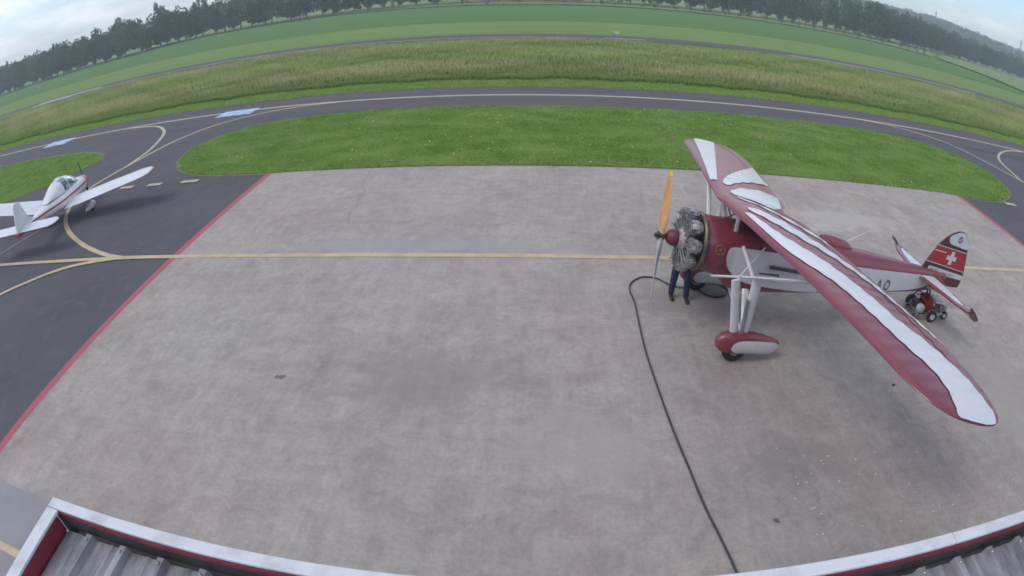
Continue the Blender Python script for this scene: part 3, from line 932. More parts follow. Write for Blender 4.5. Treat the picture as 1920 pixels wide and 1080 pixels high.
def stripe(name, ea, eb, m, n=110, k=10, off=.013):
    A = smooth_line(ea, 8); B = smooth_line(eb, 8)
    fa = np.linspace(0, len(A) - 1, n); fb = np.linspace(0, len(B) - 1, n)
    A = np.array(A); B = np.array(B)
    A = np.stack([np.interp(fa, range(len(A)), A[:, j]) for j in (0, 1)], 1)
    B = np.stack([np.interp(fb, range(len(B)), B[:, j]) for j in (0, 1)], 1)
    rows = [[wpoint(*(A[i] + (B[i] - A[i]) * j / k), True, off) for j in range(k + 1)] for i in range(n)]
    mb = MB(); mb.loft(rows, closed=False, cap=False)
    return mb.build(name, m, wing, smooth=True)


ng = lambda pts: [(-a, b) for a, b in pts]
stripe('white_stripe', ng([(.80, .14), (.86, .11), (2.0, .11), (2.53, .21), (2.95, .36), (3.46, .44), (3.93, .48), (4.48, .53), (4.98, .64), (5.35, .60), (5.65, .48), (5.82, .41), (5.91, .60), (5.968, .86)]),
       ng([(.80, .17), (.86, .22), (1.61, .36), (2.45, .72), (3.33, .92), (3.83, .98), (4.24, 1.18), (4.94, 1.38), (5.40, 1.36), (5.72, 1.30), (5.86, 1.22), (5.94, 1.12), (5.968, 1.0)]), M_cream)
stripe('white_stripe', [(1.08, .04), (3.5, .20), (5.4, .34), (5.84, .43), (5.95, .74)], [(1.0, .17), (3.5, .60), (5.2, .90), (5.82, 1.00), (5.955, .90)], M_cream)
stripe('white_stripe', [(.76, .29), (.90, .27), (1.3, .42), (1.76, .65), (2.6, 1.12), (3.5, 1.63)], [(.70, .33), (.76, .42), (1.0, .62), (1.36, .95), (1.68, 1.3), (1.86, 1.60)], M_cream)
stripe('white_stripe', [(.16, .33), (.28, .32), (.60, .60), (.92, 1.12), (.98, 1.4), (.95, 1.58)], [(.06, .36), (-.01, .45), (-.05, .79), (-.14, 1.07), (.0, 1.28), (.22, 1.42)], M_cream)
stripe('white_stripe', ng([(.06, .36), (.27, .64), (.60, .92), (.95, 1.22), (1.35, 1.54)]), ng([(.02, .38), (.17, .70), (.45, 1.00), (.72, 1.27), (1.0, 1.55)]), M_cream)
stripe('white_stripe', ng([(.62, .26), (.86, .38), (1.25, .58), (1.66, .80), (2.0, 1.06), (2.6, 1.35), (3.3, 1.53), (4.2, 1.68)]),
       ng([(.53, .31), (.58, .48), (.86, .80), (1.35, 1.08), (1.78, 1.30), (2.5, 1.53), (3.3, 1.62), (4.2, 1.695)]), M_cream)
# aileron hinge gaps drawn as thin covering strips, one each side
for sgn in (-1, 1):
    hs = [wpoint(sgn * l, wTEs(l) - .30, True, .004) for l in np.linspace(2.9, 5.6, 40)]
    MB().tube(hs, .006, 4).build('aileron_gap', M_dkred, wing)

# fuselage
ST = [-.62, -.45, -.25, -.05, .25, .6, 1.0, 1.4, 1.9, 2.4, 3.0, 3.6, 4.2, 4.8, 5.3, 5.8, 6.05]
ZB = [0, 0, 0, .98, .90, .86, .84, .82, .80, .78, .75, .72, .70, .68, .67, .68, .70]
ZL = [0, 0, 0, 1.92, 1.88, 1.83, 1.77, 1.70, 1.62, 1.53, 1.43, 1.34, 1.26, 1.18, 1.11, 1.03, 1.0]
ZT = [0, 0, 0, 2.22, 2.17, 2.11, 2.02, 1.94, 1.84, 1.75, 1.64, 1.53, 1.42, 1.32, 1.23, 1.12, 1.07]
WD = [0, 0, 0, .485, .48, .475, .47, .46, .44, .41, .36, .31, .25, .19, .14, .08, .05]
CIRC = {-.62: (.50, 1.765), -.45: (.54, 1.74), -.25: (.555, 1.69)}


def half_section(i):
    a = ST[i]
    if a in CIRC:
        r, zc = CIRC[a]
        return [(r * math.sin(t), zc - r * math.cos(t)) for t in [0, .45, .85, 1.4, 1.85, 2.25, 2.7, math.pi]]
    zb, zl, zt, w_ = ZB[i], ZL[i], ZT[i], WD[i]
    return [(0, zb), (.72 * w_, zb + .015), (w_, zb + .13 * (zl - zb)), (w_, zb + .55 * (zl - zb)), (w_, zl), (.82 * w_, zl + .52 * (zt - zl)), (.42 * w_, zl + .9 * (zt - zl)), (0, zt)]


secs = []
for i, a in enumerate(ST):
    h = half_section(i)
    secs.append([(a, -y, z) for y, z in h] + [(a, y, z) for y, z in h[-2:0:-1]])
fus = MB().loft(secs).build('fuselage', M_wine, ac, smooth=True)


def side_y(a, z):
    ys = []
    for i in range(len(ST)):
        h = half_section(i); zz_ = [q[1] for q in h]; yy_ = [q[0] for q in h]
        ys.append(float(np.interp(z, zz_, yy_)))
    return float(np.interp(a, ST, ys))


def fw(a): return float(np.interp(a, ST[3:], WD[3:])) if a > -.05 else .485 + (.03 if a < -.15 else .01)


for sgn in (-1, 1):
    top = [(-.22, 1.74), (-.19, 1.85), (-.08, 1.895), (.25, 1.855), (.88, 1.765), (1.9, 1.60), (3.03, 1.41), (4.2, 1.245), (5.2, 1.11), (5.55, 1.045)]
    bot = [(-.22, 1.68), (-.16, 1.50), (.02, 1.30), (.27, 1.16), (.7, 1.06), (1.4, .95), (2.4, .86), (3.5, .82), (4.8, .775), (5.55, .86)]
    T = np.array(smooth_line(top, 6)); Bm = np.array(smooth_line(bot, 6))
    rows = []
    for i in range(len(T)):
        rows.append([])
        for j in range(13):
            q = T[i] + (Bm[i] - T[i]) * j / 12
            rows[-1].append((q[0], sgn * (side_y(q[0], q[1]) + .012), q[1]))
    MB().loft(rows, closed=False, cap=False).build('side_panel', M_cream, fus, smooth=True)
# registration letters on the near side
for ch, a in (('A', 3.58), ('O', 3.81)):
    Mx = Matrix.Translation((a, -(fw(a) + .030), .845 + (3.8 - a) * .13)) @ Matrix.Rotation(R_(6.5), 4, 'Y') @ Matrix.Rotation(R_(4.9), 4, 'Z') @ Matrix.Rotation(R_(90), 4, 'X')
    text_mesh('letter', ch, .36, M_black, fus, Mx @ Matrix.Diagonal((.66, 1, 1, 1)), shear=.0)
# headrest fairing, cockpit rims, windscreens, antenna
hr = []
for a, zt, w_ in ((2.05, 1.94, .11), (2.12, 1.97, .135), (2.4, 1.92, .13), (2.72, 1.82, .11), (2.90, 1.68, .05)):
    zb = float(np.interp(a, ST, ZT)) - .06
    hr.append([(a, w_ * math.cos(t) * (1.0), zb + (zt - zb) * math.sin(t)) for t in np.linspace(0, math.pi, 9)])
MB().loft(hr, closed=True).build('headrest', M_wine, fus, smooth=True)
for a in (.95, 1.78):
    MB().torus((a, 0, float(np.interp(a, ST, ZT)) - .03), (.15, 0, 1), .27, .035, 24, 8).build('cockpit_rim', M_leather, fus, smooth=True)
    MB().lathe([(0, .25), (.012, .25)], (a, 0, float(np.interp(a, ST, ZT)) - .03), (.15, 0, 1), 24).build('cockpit_opening', M_black, fus)
    ws = MB(); pts = []
    for t in np.linspace(-1.1, 1.1, 9):
        pts.append((a - .30 + .10 * (1 - math.cos(t)), .26 * math.sin(t), float(np.interp(a - .3, ST, ZT)) - .06 - .05 * abs(math.sin(t))))
    ws.loft([pts, [(x + .13, y * .82, z + .26) for x, y, z in pts]], closed=False, cap=False).build('windscreen', M_glass, fus, smooth=True)
MB().tube([(2.70, 0, 1.80), (3.22, 0, 2.05)], [.012, .006], 6).build('antenna', M_strut, fus)
MB().tube([(2.70, 0, 1.82), (2.86, 0, 1.60)], .010, 6).build('antenna_stay', M_strut, fus)
# exhaust pipe, step and pitot on the near side
MB().tube([(.72, -.52, 1.50), (1.0, -.53, 1.46), (1.7, -.51, 1.34)], .035, 8).build('exhaust_pipe', M_steel, ac, smooth=True)
MB().tube([(.5, -.56, 1.39), (.92, -.56, 1.35), (.92, -.52, 1.25)], .016, 6).build('step', M_black, ac)
# gold emblem on the cowl
for sgn in (-1, 1):
    em = MB(); c_ = Vector((-.36, sgn * .545, 1.86)); ax = Vector((-.12, sgn, .28))
    em.torus(c_, ax, .085, .010, 24, 6)
    u_ = Vector((1, 0, 0)); v_ = ax.cross(u_).normalized(); u_ = v_.cross(ax).normalized()
    for k in range(3):
        t_ = k * math.pi / 3 + .3; dd = u_ * math.cos(t_) + v_ * math.sin(t_)
        em.tube([c_ - dd * .078, c_ + dd * .078], .008, 4)
    em.build('gold_emblem', M_gold, fus)

# engine
TL = R_(8.0)
dF = Vector((-math.cos(TL), 0, math.sin(TL)))
uP = Vector((math.sin(TL), 0, math.cos(TL)))
vP = Vector((0, 1, 0))
E0 = Vector((-.85, 0, 1.815))
eng = MB().lathe([(-.24, .30), (-.10, .30), (-.06, .24), (.10, .24), (.14, .19), (.20, .17)], E0, dF, 20).build('crankcase', M_cyl, ac, smooth=True)
MB().lathe([(.19, .165), (.24, .165), (.31, .155), (.37, .12), (.41, .07), (.42, .03)], E0, dF, 20).build('nose_cover', M_dkred2, eng, smooth=True)
MB().torus(E0 - dF * .20, dF, .505, .052, 36, 10).build('exhaust_collector', M_bronze, eng, smooth=True)
MB().lathe([(-.30, .47), (-.27, .49), (-.25, .30)], E0, dF, 28).build('firewall_plate', M_dkred, eng, smooth=True)
cy = MB()
pr = [(.22, .085)]
for k in range(9):
    r0 = .245 + k * .024
    pr += [(r0, .085), (r0 + .003, .112), (r0 + .010, .112), (r0 + .013, .085)]
pr += [(.47, .09), (.475, .125), (.49, .125), (.495, .10), (.515, .10), (.52, .125), (.535, .125), (.54, .10), (.56, .095), (.585, .06)]
cy.lathe(pr, (0, 0, 0), (1, 0, 0), 14)
cyl0 = cy.build('cylinder', M_cyl, eng, smooth=True)
rk = MB()
for s in (-1, 1):
    rk.box((.565, s * .065, .06), (.06, .055, .10)); rk.tube([(.22, s * .05, .14), (.54, s * .068, .115)], .011, 6)
rk0 = rk.build('rocker_gear', M_alu, cyl0, bevel=.006)
rk0['kind'] = 'stuff'
ip = MB().tube([(.24, -.14, -.10), (.38, -.13, -.13), (.50, -.07, -.12)], .028, 8).build('intake_pipe', M_steel, cyl0, smooth=True)
sp = MB().tube([(.50, .02, .11), (.52, .02, .19)], .014, 6).build('spark_plug', M_alu, cyl0)
for k in range(9):
    t_ = 2 * math.pi * k / 9
    c = cyl0 if k == 0 else copy_tree(cyl0, eng)
    xx = uP * math.cos(t_) + vP * math.sin(t_); zz = dF; yy = zz.cross(xx)
    c.matrix_local = Matrix(((xx.x, yy.x, zz.x, E0.x), (xx.y, yy.y, zz.y, E0.y), (xx.z, yy.z, zz.z, E0.z), (0, 0, 0, 1)))

# propeller
hub = E0 + dF * .50
prop = empty('propeller', (0, 0, 0)); prop.parent = ac
MB().lathe([(-.06, .05), (-.05, .075), (-.035, .075), (-.03, .06), (.055, .06), (.06, .08), (.075, .08), (.08, .035), (.13, .04), (.135, .02)], hub, dF, 18).build('hub', M_steel, prop, smooth=True)
ph = R_(15)
bd = uP * math.cos(ph) + vP * math.sin(ph)
cdv = dF.cross(bd).normalized()


def blade(sgn, m):
    rows = []
    for r_, ch, th, tw in ((.03, .11, .09, 60), (.12, .13, .08, 48), (.25, .19, .06, 38), (.5, .235, .04, 26), (.8, .215, .026, 20), (1.02, .165, .018, 17), (1.14, .11, .013, 15), (1.19, .045, .009, 15)):
        c = hub + bd * (r_ * sgn); tw = R_(tw)
        e1 = (cdv * sgn * math.cos(tw) + dF * math.sin(tw)); e2 = (dF * math.cos(tw) - cdv * sgn * math.sin(tw))
        rows.append([c + e1 * (ch / 2 * math.cos(t)) + e2 * (th / 2 * math.sin(t)) for t in np.linspace(0, 2 * math.pi, 12, endpoint=False)])
    return MB().loft(rows).build('blade', m, prop, smooth=True)


b1 = blade(1, M_wood)
b2 = blade(-1, M_silver)
b2['label'] = 'pale grey lower propeller blade'
rows = []
for r_, ch, th, tw in ((1.10, .138, .022, 15), (1.15, .108, .019, 15), (1.195, .050, .013, 15)):
    c = hub + bd * r_; tw = R_(tw); e1 = cdv * math.cos(tw) + dF * math.sin(tw); e2 = dF * math.cos(tw) - cdv * math.sin(tw)
    rows.append([c + e1 * (ch / 2 * math.cos(t)) + e2 * (th / 2 * math.sin(t)) for t in np.linspace(0, 2 * math.pi, 12, endpoint=False)])
MB().loft(rows).build('tip_sheath', M_tip, b1, smooth=True)
for k in range(6):
    t_ = k * math.pi / 3; q = hub + (bd * math.cos(t_) + cdv * math.sin(t_)) * .06
    MB().tube([q + dF * .07, q + dF * .095], .011, 6).build('hub_bolt', M_alu, prop)

# cabane struts, bracing, undercarriage
def strut(name, a, b, wdt, thk, m=M_strut, n=10):
    a, b = Vector(a), Vector(b)
    return MB().tube([a, b], .5, n, sq=(wdt, thk), up=(1, 0, .05)).build(name, m, ac, smooth=True)


for sgn in (-1, 1):
    strut('cabane_strut', (-.02, sgn * .30, 2.10), (-.06, sgn * .45, wsurf(.45, .3, False) + .02), .085, .04)
    strut('cabane_strut', (.62, sgn * .28, 2.02), (.50, sgn * .45, wsurf(.45, .85, False) + .02), .06, .03)
    MB().tube([(-.02, sgn * .30, 2.12), (-.06, -sgn * .44, 2.55)], .012, 5).build('bracing_wire', M_steel, ac)
    MB().tube([(.60, sgn * .28, 2.02), (-.05, sgn * .44, 2.56)], .016, 5).build('bracing_wire', M_steel, ac)
    nd = Vector((.02, sgn * 1.30, 1.72)); nr_ = Vector((.22, sgn * 1.30, 1.69))
    for lsp, s_, n0 in ((2.78, .32, nd), (2.78, .95, nr_)):
        a_, l_, z_ = wpoint(sgn * lsp, s_, False)
        strut('lift_strut', n0, (a_, l_, z_ + .01), .10, .045)
    strut('lower_strut', (-.42, sgn * .46, 1.30), nd, .09, .05)
    strut('lower_strut', (.95, sgn * .47, 1.15), nr_, .07, .04)
    strut('upper_strut', (.11, sgn * .475, 1.90), nd, .07, .035)
    strut('upper_strut', (.56, sgn * .475, 1.88), (-.20, sgn * 1.15, 1.62), .035, .025)
    # legs of the undercarriage, wide faired
    strut('gear_leg', (-.30, sgn * 1.30, 1.68), (-.12, sgn * 1.30, .52), .17, .06)
    strut('gear_leg', (.12, sgn * 1.30, 1.70), (.05, sgn * 1.30, .52), .20, .07)
    strut('gear_leg', (.24, sgn * .62, 1.10), (.10, sgn * 1.26, .50), .14, .05)
    MB().tube([(-.02, sgn * 1.34, 1.30), (.0, sgn * 1.34, .62)], .035, 8).build('shock_absorber', M_alu, ac, smooth=True)
    # wheel
    wh = MB().torus((-.06, sgn * 1.30, .24), (0, 1, 0), .165, .078, 28, 10).build('wheel', M_rub, ac, smooth=True)
    MB().lathe([(-.07, .03), (-.065, .10), (-.03, .115), (.03, .115), (.065, .10), (.07, .03)], (-.06, sgn * 1.30, .24), (0, 1, 0), 18).build('rim', M_alu, wh, smooth=True)
    # streamlined spat, open at the bottom
    rows = []
    for a_, hw, zt_, zb_ in ((-.47, .02, .46, .40), (-.44, .08, .54, .33), (-.36, .125, .60, .25), (-.22, .15, .635, .20), (0, .155, .64, .19), (.25, .15, .60, .16), (.5, .125, .53, .13), (.7, .09, .46, .13), (.82, .05, .40, .17), (.86, .015, .33, .23)):
        zc = (zt_ + zb_) / 2; hh_ = (zt_ - zb_) / 2
        rows.append([(a_, sgn * 1.30 + hw * math.copysign(abs(math.cos(t)) ** .8, math.cos(t)), zc + hh_ * math.copysign(abs(math.sin(t)) ** .8, math.sin(t))) for t in np.linspace(0, 2 * math.pi, 20, endpoint=False)])
    spat = MB().loft(rows).build('wheel_spat', M_wine, ac, smooth=True)
    for side in (-1, 1):
        top = [(-.19, .38), (-.14, .47), (0, .515), (.3, .49), (.55, .44), (.74, .39), (.84, .315)]
        bot = [(-.19, .36), (-.13, .28), (0, .215), (.3, .165), (.55, .145), (.74, .155), (.84, .285)]
        T = np.array(smooth_line(top, 5)); Bm = np.array(smooth_line(bot, 5)); rr = []
        for i in range(len(T)):
            rr.append([])
            for j in range(7):
                q = T[i] + (Bm[i] - T[i]) * j / 6
                A_ = np.array([-.47, -.44, -.36, -.22, 0, .25, .5, .7, .82, .86])
                hw = np.interp(q[0], A_, [.02, .08, .125, .15, .155, .15, .125, .09, .05, .015]); zt_ = np.interp(q[0], A_, [.46, .54, .60, .635, .64, .60, .53, .46, .40, .33]); zb_ = np.interp(q[0], A_, [.40, .33, .25, .20, .19, .16, .13, .13, .17, .23])
                f_ = max(-1, min(1, (q[1] - (zt_ + zb_) / 2) / ((zt_ - zb_) / 2)))
                st_ = abs(f_) ** (1 / .8); ct_ = math.sqrt(max(0, 1 - st_ * st_))
                rr[-1].append((q[0], sgn * 1.30 + side * (hw * ct_ ** .8 + .006), q[1]))
        MB().loft(rr, closed=False, cap=False).build('spat_flash', M_cream, spat, smooth=True)
MB().tube([(.06, -1.25, .48), (.10, 0, .98), (.06, 1.25, .48)], .03, 8).build('axle_brace', M_strut, ac, smooth=True)
# tail skid wheel
tw = MB().torus((5.75, 0, .12), (0, 1, 0), .075, .042, 20, 8).build('tail_wheel', M_rub, ac, smooth=True)
MB().tube([(5.75, .06, .12), (5.62, .05, .70)], .025, 6).build('fork', M_steel, tw)
MB().tube([(5.75, -.06, .12), (5.62, -.05, .70)], .025, 6).build('fork', M_steel, tw)

# fin and rudder, tailplane
fin_o = [(5.05, 1.22), (5.15, 1.29), (5.24, 1.44), (5.38, 1.65), (5.52, 1.84), (5.70, 1.99), (5.89, 2.09), (6.05, 2.14), (6.18, 2.155), (6.32, 2.13), (6.42, 2.07), (6.51, 1.97), (6.56, 1.86), (6.62, 1.62), (6.67, 1.35), (6.71, 1.12), (6.72, .95), (6.69, .80), (6.62, .69), (6.3, .72), (5.95, .78), (5.5, .98)]
fo = [tuple(q) for q in smooth_line(fin_o + [fin_o[0]], 3)[:-1]]
fin = MB().prism([(a, -.022, z) for a, z in fo], (0, .044, 0)).build('fin', M_dkred, ac, bevel=.012)


def findeco(name, poly, m, off, side, zoff=0, th=.003, smooth=False):
    P = [tuple(q) for q in smooth_line(poly + [poly[0]], 4)[:-1]] if smooth else poly
    y = side * (.022 + off)
    return MB().prism([(a, y, z + zoff) for a, z in P], (0, -side * th, 0)).build(name, m, fin)


for sd_ in (-1, 1):
    redp = [(5.255, 1.445), (5.38, 1.63), (5.485, 1.785), (6.595, 1.585), (6.665, 1.17), (6.675, 1.125)]
    findeco('red_field', redp, M_finred, .003, sd_)
    topp = [(5.82, 1.93), (5.83, 2.02), (5.98, 2.09), (6.18, 2.135), (6.34, 2.10), (6.44, 2.03), (6.53, 1.90), (6.575, 1.71), (6.20, 1.775), (5.90, 1.845)]
    findeco('white_field', topp, M_cream, .003, sd_, smooth=True)
    findeco('name_field', [(5.33, 1.235), (5.345, 1.275), (5.39, 1.288), (6.70, 1.01), (6.70, .885), (5.41, 1.135), (5.35, 1.165)], M_cream, .003, sd_)
    for p0, p1 in (((5.47, 1.815), (6.60, 1.605)), ((5.36, 1.70), (5.83, 1.62)), ((5.21, 1.425), (6.68, 1.11))):
        n_ = .009
        findeco('white_line', [(p0[0], p0[1] - n_), (p1[0], p1[1] - n_), (p1[0], p1[1] + n_), (p0[0], p0[1] + n_)], M_cream, .0065, sd_)
    # white cross tilted with the rudder
    c_, an = (6.07, 1.475), R_(-9); L_, w_ = .165, .052
    cr = [(-w_, L_), (w_, L_), (w_, w_), (L_, w_), (L_, -w_), (w_, -w_), (w_, -L_), (-w_, -L_), (-w_, -w_), (-L_, -w_), (-L_, w_), (-w_, w_)]
    cr = [(c_[0] + 1.12 * x * math.cos(an) - z * math.sin(an), c_[1] + 1.12 * x * math.sin(an) + z * math.cos(an)) for x, z in cr]
    findeco('white_cross', cr, M_cream, .0065, sd_)
    em = MB(); y_ = sd_ * .027
    em.torus((6.22, y_, 1.95), (0, 1, 0), .075, .007, 24, 5)
    em.tube([(6.27, y_, 1.995), (6.23, y_, 2.005), (6.19, y_, 1.985), (6.20, y_, 1.96), (6.24, y_, 1.94), (6.25, y_, 1.915), (6.21, y_, 1.895), (6.17, y_, 1.905)], .009, 5)
    em.build('emblem', M_black, fin)


def fintext(body, size, a, z, ang, shear=0.0):
    for side in (-1, 1):
        Rz = Matrix.Rotation(R_(90), 4, 'X') if side < 0 else Matrix.Rotation(R_(180), 4, 'Z') @ Matrix.Rotation(R_(90), 4, 'X')
        if side < 0:
            Mx = Matrix.Translation((a, -.0275, z)) @ Matrix.Rotation(R_(ang), 4, 'Y') @ Rz
            text_mesh('lettering', body, size, M_black, fin, Mx, shear=shear)


fintext('MS 317', .105, 5.40, 1.178, 11.5)
fintext('Morane Saulnier', .072, 5.86, 1.085, 11.5, .3)
# tailplane (fixed) and drooped elevators with maroon tips
for sgn in (-1, 1):
    pl = [(4.95, .10), (5.12, .7), (5.30, 1.3), (5.50, 1.62), (5.62, 1.62), (5.62, .10)]
    MB().prism([(a, sgn * l, 1.06 - (a - 5.3) * .14) for a, l in pl], (0, 0, -.045)).build('tailplane', M_wine, ac, bevel=.015)
    st_ = [(5.10, .12), (5.20, .5), (5.32, .95), (5.44, 1.25), (5.56, 1.40), (5.58, .9), (5.585, .12)]
    MB().prism([(a, sgn * l, 1.0665 - (a - 5.3) * .14) for a, l in st_], (0, 0, -.003)).build('white_flash', M_cream, [c for c in ac.children if c.name.startswith('tailplane')][-1])
    dz = -.95
    def ez(a): return 1.015 + (a - 5.63) * dz
    el = [(5.64, .13), (5.64, 1.45), (5.90, 1.40), (5.95, 1.0), (5.94, .55), (5.88, .22)]
    ev = MB().prism([(a, sgn * l, ez(a)) for a, l in el], (0, 0, -.03)).build('elevator', M_cream, ac, bevel=.01)
    tp = [(5.50, 1.64), (5.44, 1.74), (5.50, 1.84), (5.68, 1.86), (5.88, 1.62), (5.91, 1.415), (5.645, 1.465), (5.64, 1.64)]
    MB().prism([(a, sgn * l, 1.02 + (a - 5.63) * dz + .004) for a, l in tp], (0, 0, -.036)).build('elevator_horn', M_dkred, ev, bevel=.01)
    for l in (.45, .9, 1.3):
        MB().tube([(5.60, sgn * l, 1.02), (5.68, sgn * l, 1.0)], .022, 6).build('hinge', M_alu, ev)
    MB().tube([(5.25, sgn * .05, 1.12), (5.62, sgn * .05, 1.16), (5.62, sgn * .35, 1.06)], .012, 5).build('control_horn', M_finred, ac)
    MB().tube([(5.35, sgn * .95, 1.03), (5.40, sgn * .09, .78)], .022, 6).build('tail_strut', M_strut, ac)

# ------------------------------------------------------------------ hose, dark disc
M_hose = mat('black_hose', (.035, .037, .045), rough=.55)
hz = [(3.02, 10.95), (2.88, 11.0), (2.75, 11.15), (2.58, 11.34), (2.28, 11.38), (2.01, 11.15), (1.91, 10.8), (1.95, 10.25), (1.93, 9.26), (1.94, 8.4), (2.02, 7.21), (2.1, 6.38), (2.2, 5.64), (2.3, 4.91), (2.42, 4.34), (2.55, 3.6), (2.62, 2.4), (2.66, 1.1)]
hp = [(float(q[0]), float(q[1]), .021) for q in smooth_line(hz, 8)]
h_ = empty('hose', (2.0, 8.0, 0))
hb = MB().tube([(x - 2, y - 8, z) for x, y, z in hp], .018, 8).build('tube', M_hose, h_, smooth=True)
MB().tube([(1.00, 2.95, .026), (1.16, 2.93, .03)], [.034, .030], 10).build('coupling', M_alu, h_, smooth=True)
tag(h_, 'black hose snaking over the concrete from the hangar to the aircraft nose', 'hose')

tr = empty('dark_disc', (3.80, 10.84, 0))  # dark round disc with a low rim, flat on the concrete
MB().lathe([(.005, .30), (.012, .33), (.055, .345), (.058, .34), (.018, .32), (.014, .02)], (0, 0, 0), (0, 0, 1), 32, cap=False).build('pan', mat('disc_black', (.035, .036, .042), (.055, .057, .065), scale=14, rough=.6, coord='object'), tr, smooth=True)
MB().lathe([(.016, .318), (.020, .318), (.021, .01)], (0, 0, 0), (0, 0, 1), 32).build('dark_fill', mat('fill_black', (.045, .047, .055), (.06, .062, .07), scale=9, rough=.35, coord='object'), tr)
tag(tr, 'dark round low-rimmed disc on the concrete behind the far wheel under the engine', 'tray')

# ------------------------------------------------------------------ small red tug under the tail
tg = empty('aircraft_tug', (9.24, 9.86, 0), R_(-6))
tag(tg, 'small red motorised tug with black tyres standing under the aircraft tail', 'tug')
M_tred = mat('tug_red', (.30, .030, .026), (.22, .025, .022), scale=6, rough=.45, coord='object')
M_twhite = mat('tug_white', (.58, .59, .60), (.45, .46, .47), scale=7, rough=.5, coord='object')


def tug_wheel(x, y, r, wd_):
    w_ = MB().torus((x, y, r), (0, 1, 0), r * .68, r * .34, 22, 8).build('wheel', M_rub, tg, smooth=True)
    MB().lathe([(-wd_ / 2, .02), (-wd_ / 2, r * .45), (0, r * .5), (wd_ / 2, r * .45), (wd_ / 2, .02)], (x, y, r), (0, 1, 0), 16).build('rim', M_twhite, w_, smooth=True)


tug_wheel(-.02, -.36, .15, .12); tug_wheel(-.34, .30, .17, .12); tug_wheel(.48, -.20, .11, .08); tug_wheel(.48, .26, .11, .08)
MB().tube([(-.50, -.30, .12), (.1, -.30, .14), (.5, -.18, .16)], .025, 6).build('chassis_rail', M_alu, tg, smooth=True)
MB().tube([(-.50, .24, .12), (.1, .26, .14), (.5, .24, .16)], .025, 6).build('chassis_rail', M_alu, tg, smooth=True)
MB().tube([(-.02, -.34, .15), (-.34, .28, .17)], .022, 6).build('axle', M_steel, tg)
for x in (-.42, -.12, .34): MB().box((x, -.02, .15), (.05, .52, .03)).build('cross_member', M_alu, tg, bevel=.005)
MB().box((-.06, 0, .34), (.24, .40, .30), Matrix.Rotation(R_(-18), 3, 'Y')).build('engine_cover', M_tred, tg, bevel=.04)
MB().box((-.30, .04, .26), (.20, .26, .16)).build('engine_block', M_steel, tg, bevel=.02)
MB().lathe([(0, .10), (.05, .12), (.10, .11), (.12, .05)], (-.30, -.10, .24), (0, -1, 0), 16).build('fan_housing', M_twhite, tg, smooth=True)
hd = MB().box((.27, .02, .40), (.34, .40, .05), Matrix.Rotation(R_(8), 3, 'Y')).build('top_deck', M_twhite, tg, bevel=.02)
for y in (-.12, 0, .12): MB().box((.27, .02 + y, .445), (.30, .03, .03), Matrix.Rotation(R_(8), 3, 'Y')).build('deck_rib', M_twhite, hd, bevel=.006)
MB().box((.42, -.02, .26), (.20, .34, .16)).build('battery_box', M_cyl, tg, bevel=.02)
MB().tube([(-.12, -.10, .46), (-.30, -.05, .56), (-.42, .0, .50)], .018, 6).build('handle', M_black, tg, smooth=True)
MB().tube([(-.12, .14, .46), (-.32, .14, .54), (-.46, .14, .40)], .018, 6).build('handle', M_black, tg, smooth=True)
MB().box((-.52, -.02, .10), (.18, .36, .025)).build('lift_plate', M_alu, tg, bevel=.004)

# ------------------------------------------------------------------ person behind the engine
M_skin = mat('skin', (.42, .24, .17), rough=.55)
M_jean = mat('navy_jeans', (.018, .022, .05), (.028, .033, .07), scale=25, rough=.85, coord='object')
M_shirt = mat('dark_jacket', (.035, .036, .042), (.05, .05, .06), scale=20, rough=.85, coord='object')
M_shoe = mat('brown_shoes', (.035, .022, .018), rough=.6)
M_hair = mat('brown_hair', (.05, .03, .02), rough=.7)


def skin(name, pts, edges, radii, material, parent, sub=2, root=0):
    me = bpy.data.meshes.new(name)
    me.from_pydata(pts, edges, [])
    o = bpy.data.objects.new(name, me); COL.objects.link(o)
    bm = bmesh.new(); bm.from_mesh(me)
    lay = bm.verts.layers.skin.verify()
    bm.verts.ensure_lookup_table()
    for i, v in enumerate(bm.verts):
        r = radii[i]
        v[lay].radius = r if hasattr(r, '__len__') else (r, r)
        v[lay].use_root = (i == root)
    bm.to_mesh(me); bm.free()
    md = o.modifiers.new('skin', 'SKIN'); md.use_smooth_shade = True
    ss = o.modifiers.new('sub', 'SUBSURF'); ss.levels = sub; ss.render_levels = sub
    me.materials.append(material)
    if parent is not None: o.parent = parent
    return o


pe = empty('person', (2.92, 10.50, 0))
tag(pe, 'person in navy jeans standing behind the engine, reaching into it', 'person')
F1, F2 = (-.15, .07), (.16, -.06)
J = dict(pel=(0, .02, .95), spine=(0, -.04, 1.15), chest=(-.02, -.14, 1.34), neck=(-.02, -.21, 1.50), head=(-.02, -.26, 1.60), crown=(-.02, -.28, 1.72),
         hl=(-.09, .02, .90), kl=(-.13, .02, .50), al=(-.15, .07, .09), tl=(-.152, -.0, .05),
         hr=(.09, .02, .90), kr=(.14, -.06, .50), ar=(.16, -.06, .09), tr=(.162, -.13, .05),
         sl=(-.19, -.15, 1.41), el=(-.27, -.32, 1.26), wl=(-.20, -.52, 1.36), sr=(.15, -.15, 1.41), er=(.24, -.30, 1.24), wr=(.12, -.52, 1.32))
K = list(J)
ed = [('pel', 'spine'), ('spine', 'chest'), ('chest', 'neck'), ('neck', 'head'), ('head', 'crown'), ('pel', 'hl'), ('hl', 'kl'), ('kl', 'al'), ('al', 'tl'), ('pel', 'hr'), ('hr', 'kr'), ('kr', 'ar'), ('ar', 'tr'),
      ('chest', 'sl'), ('sl', 'el'), ('el', 'wl'), ('chest', 'sr'), ('sr', 'er'), ('er', 'wr')]
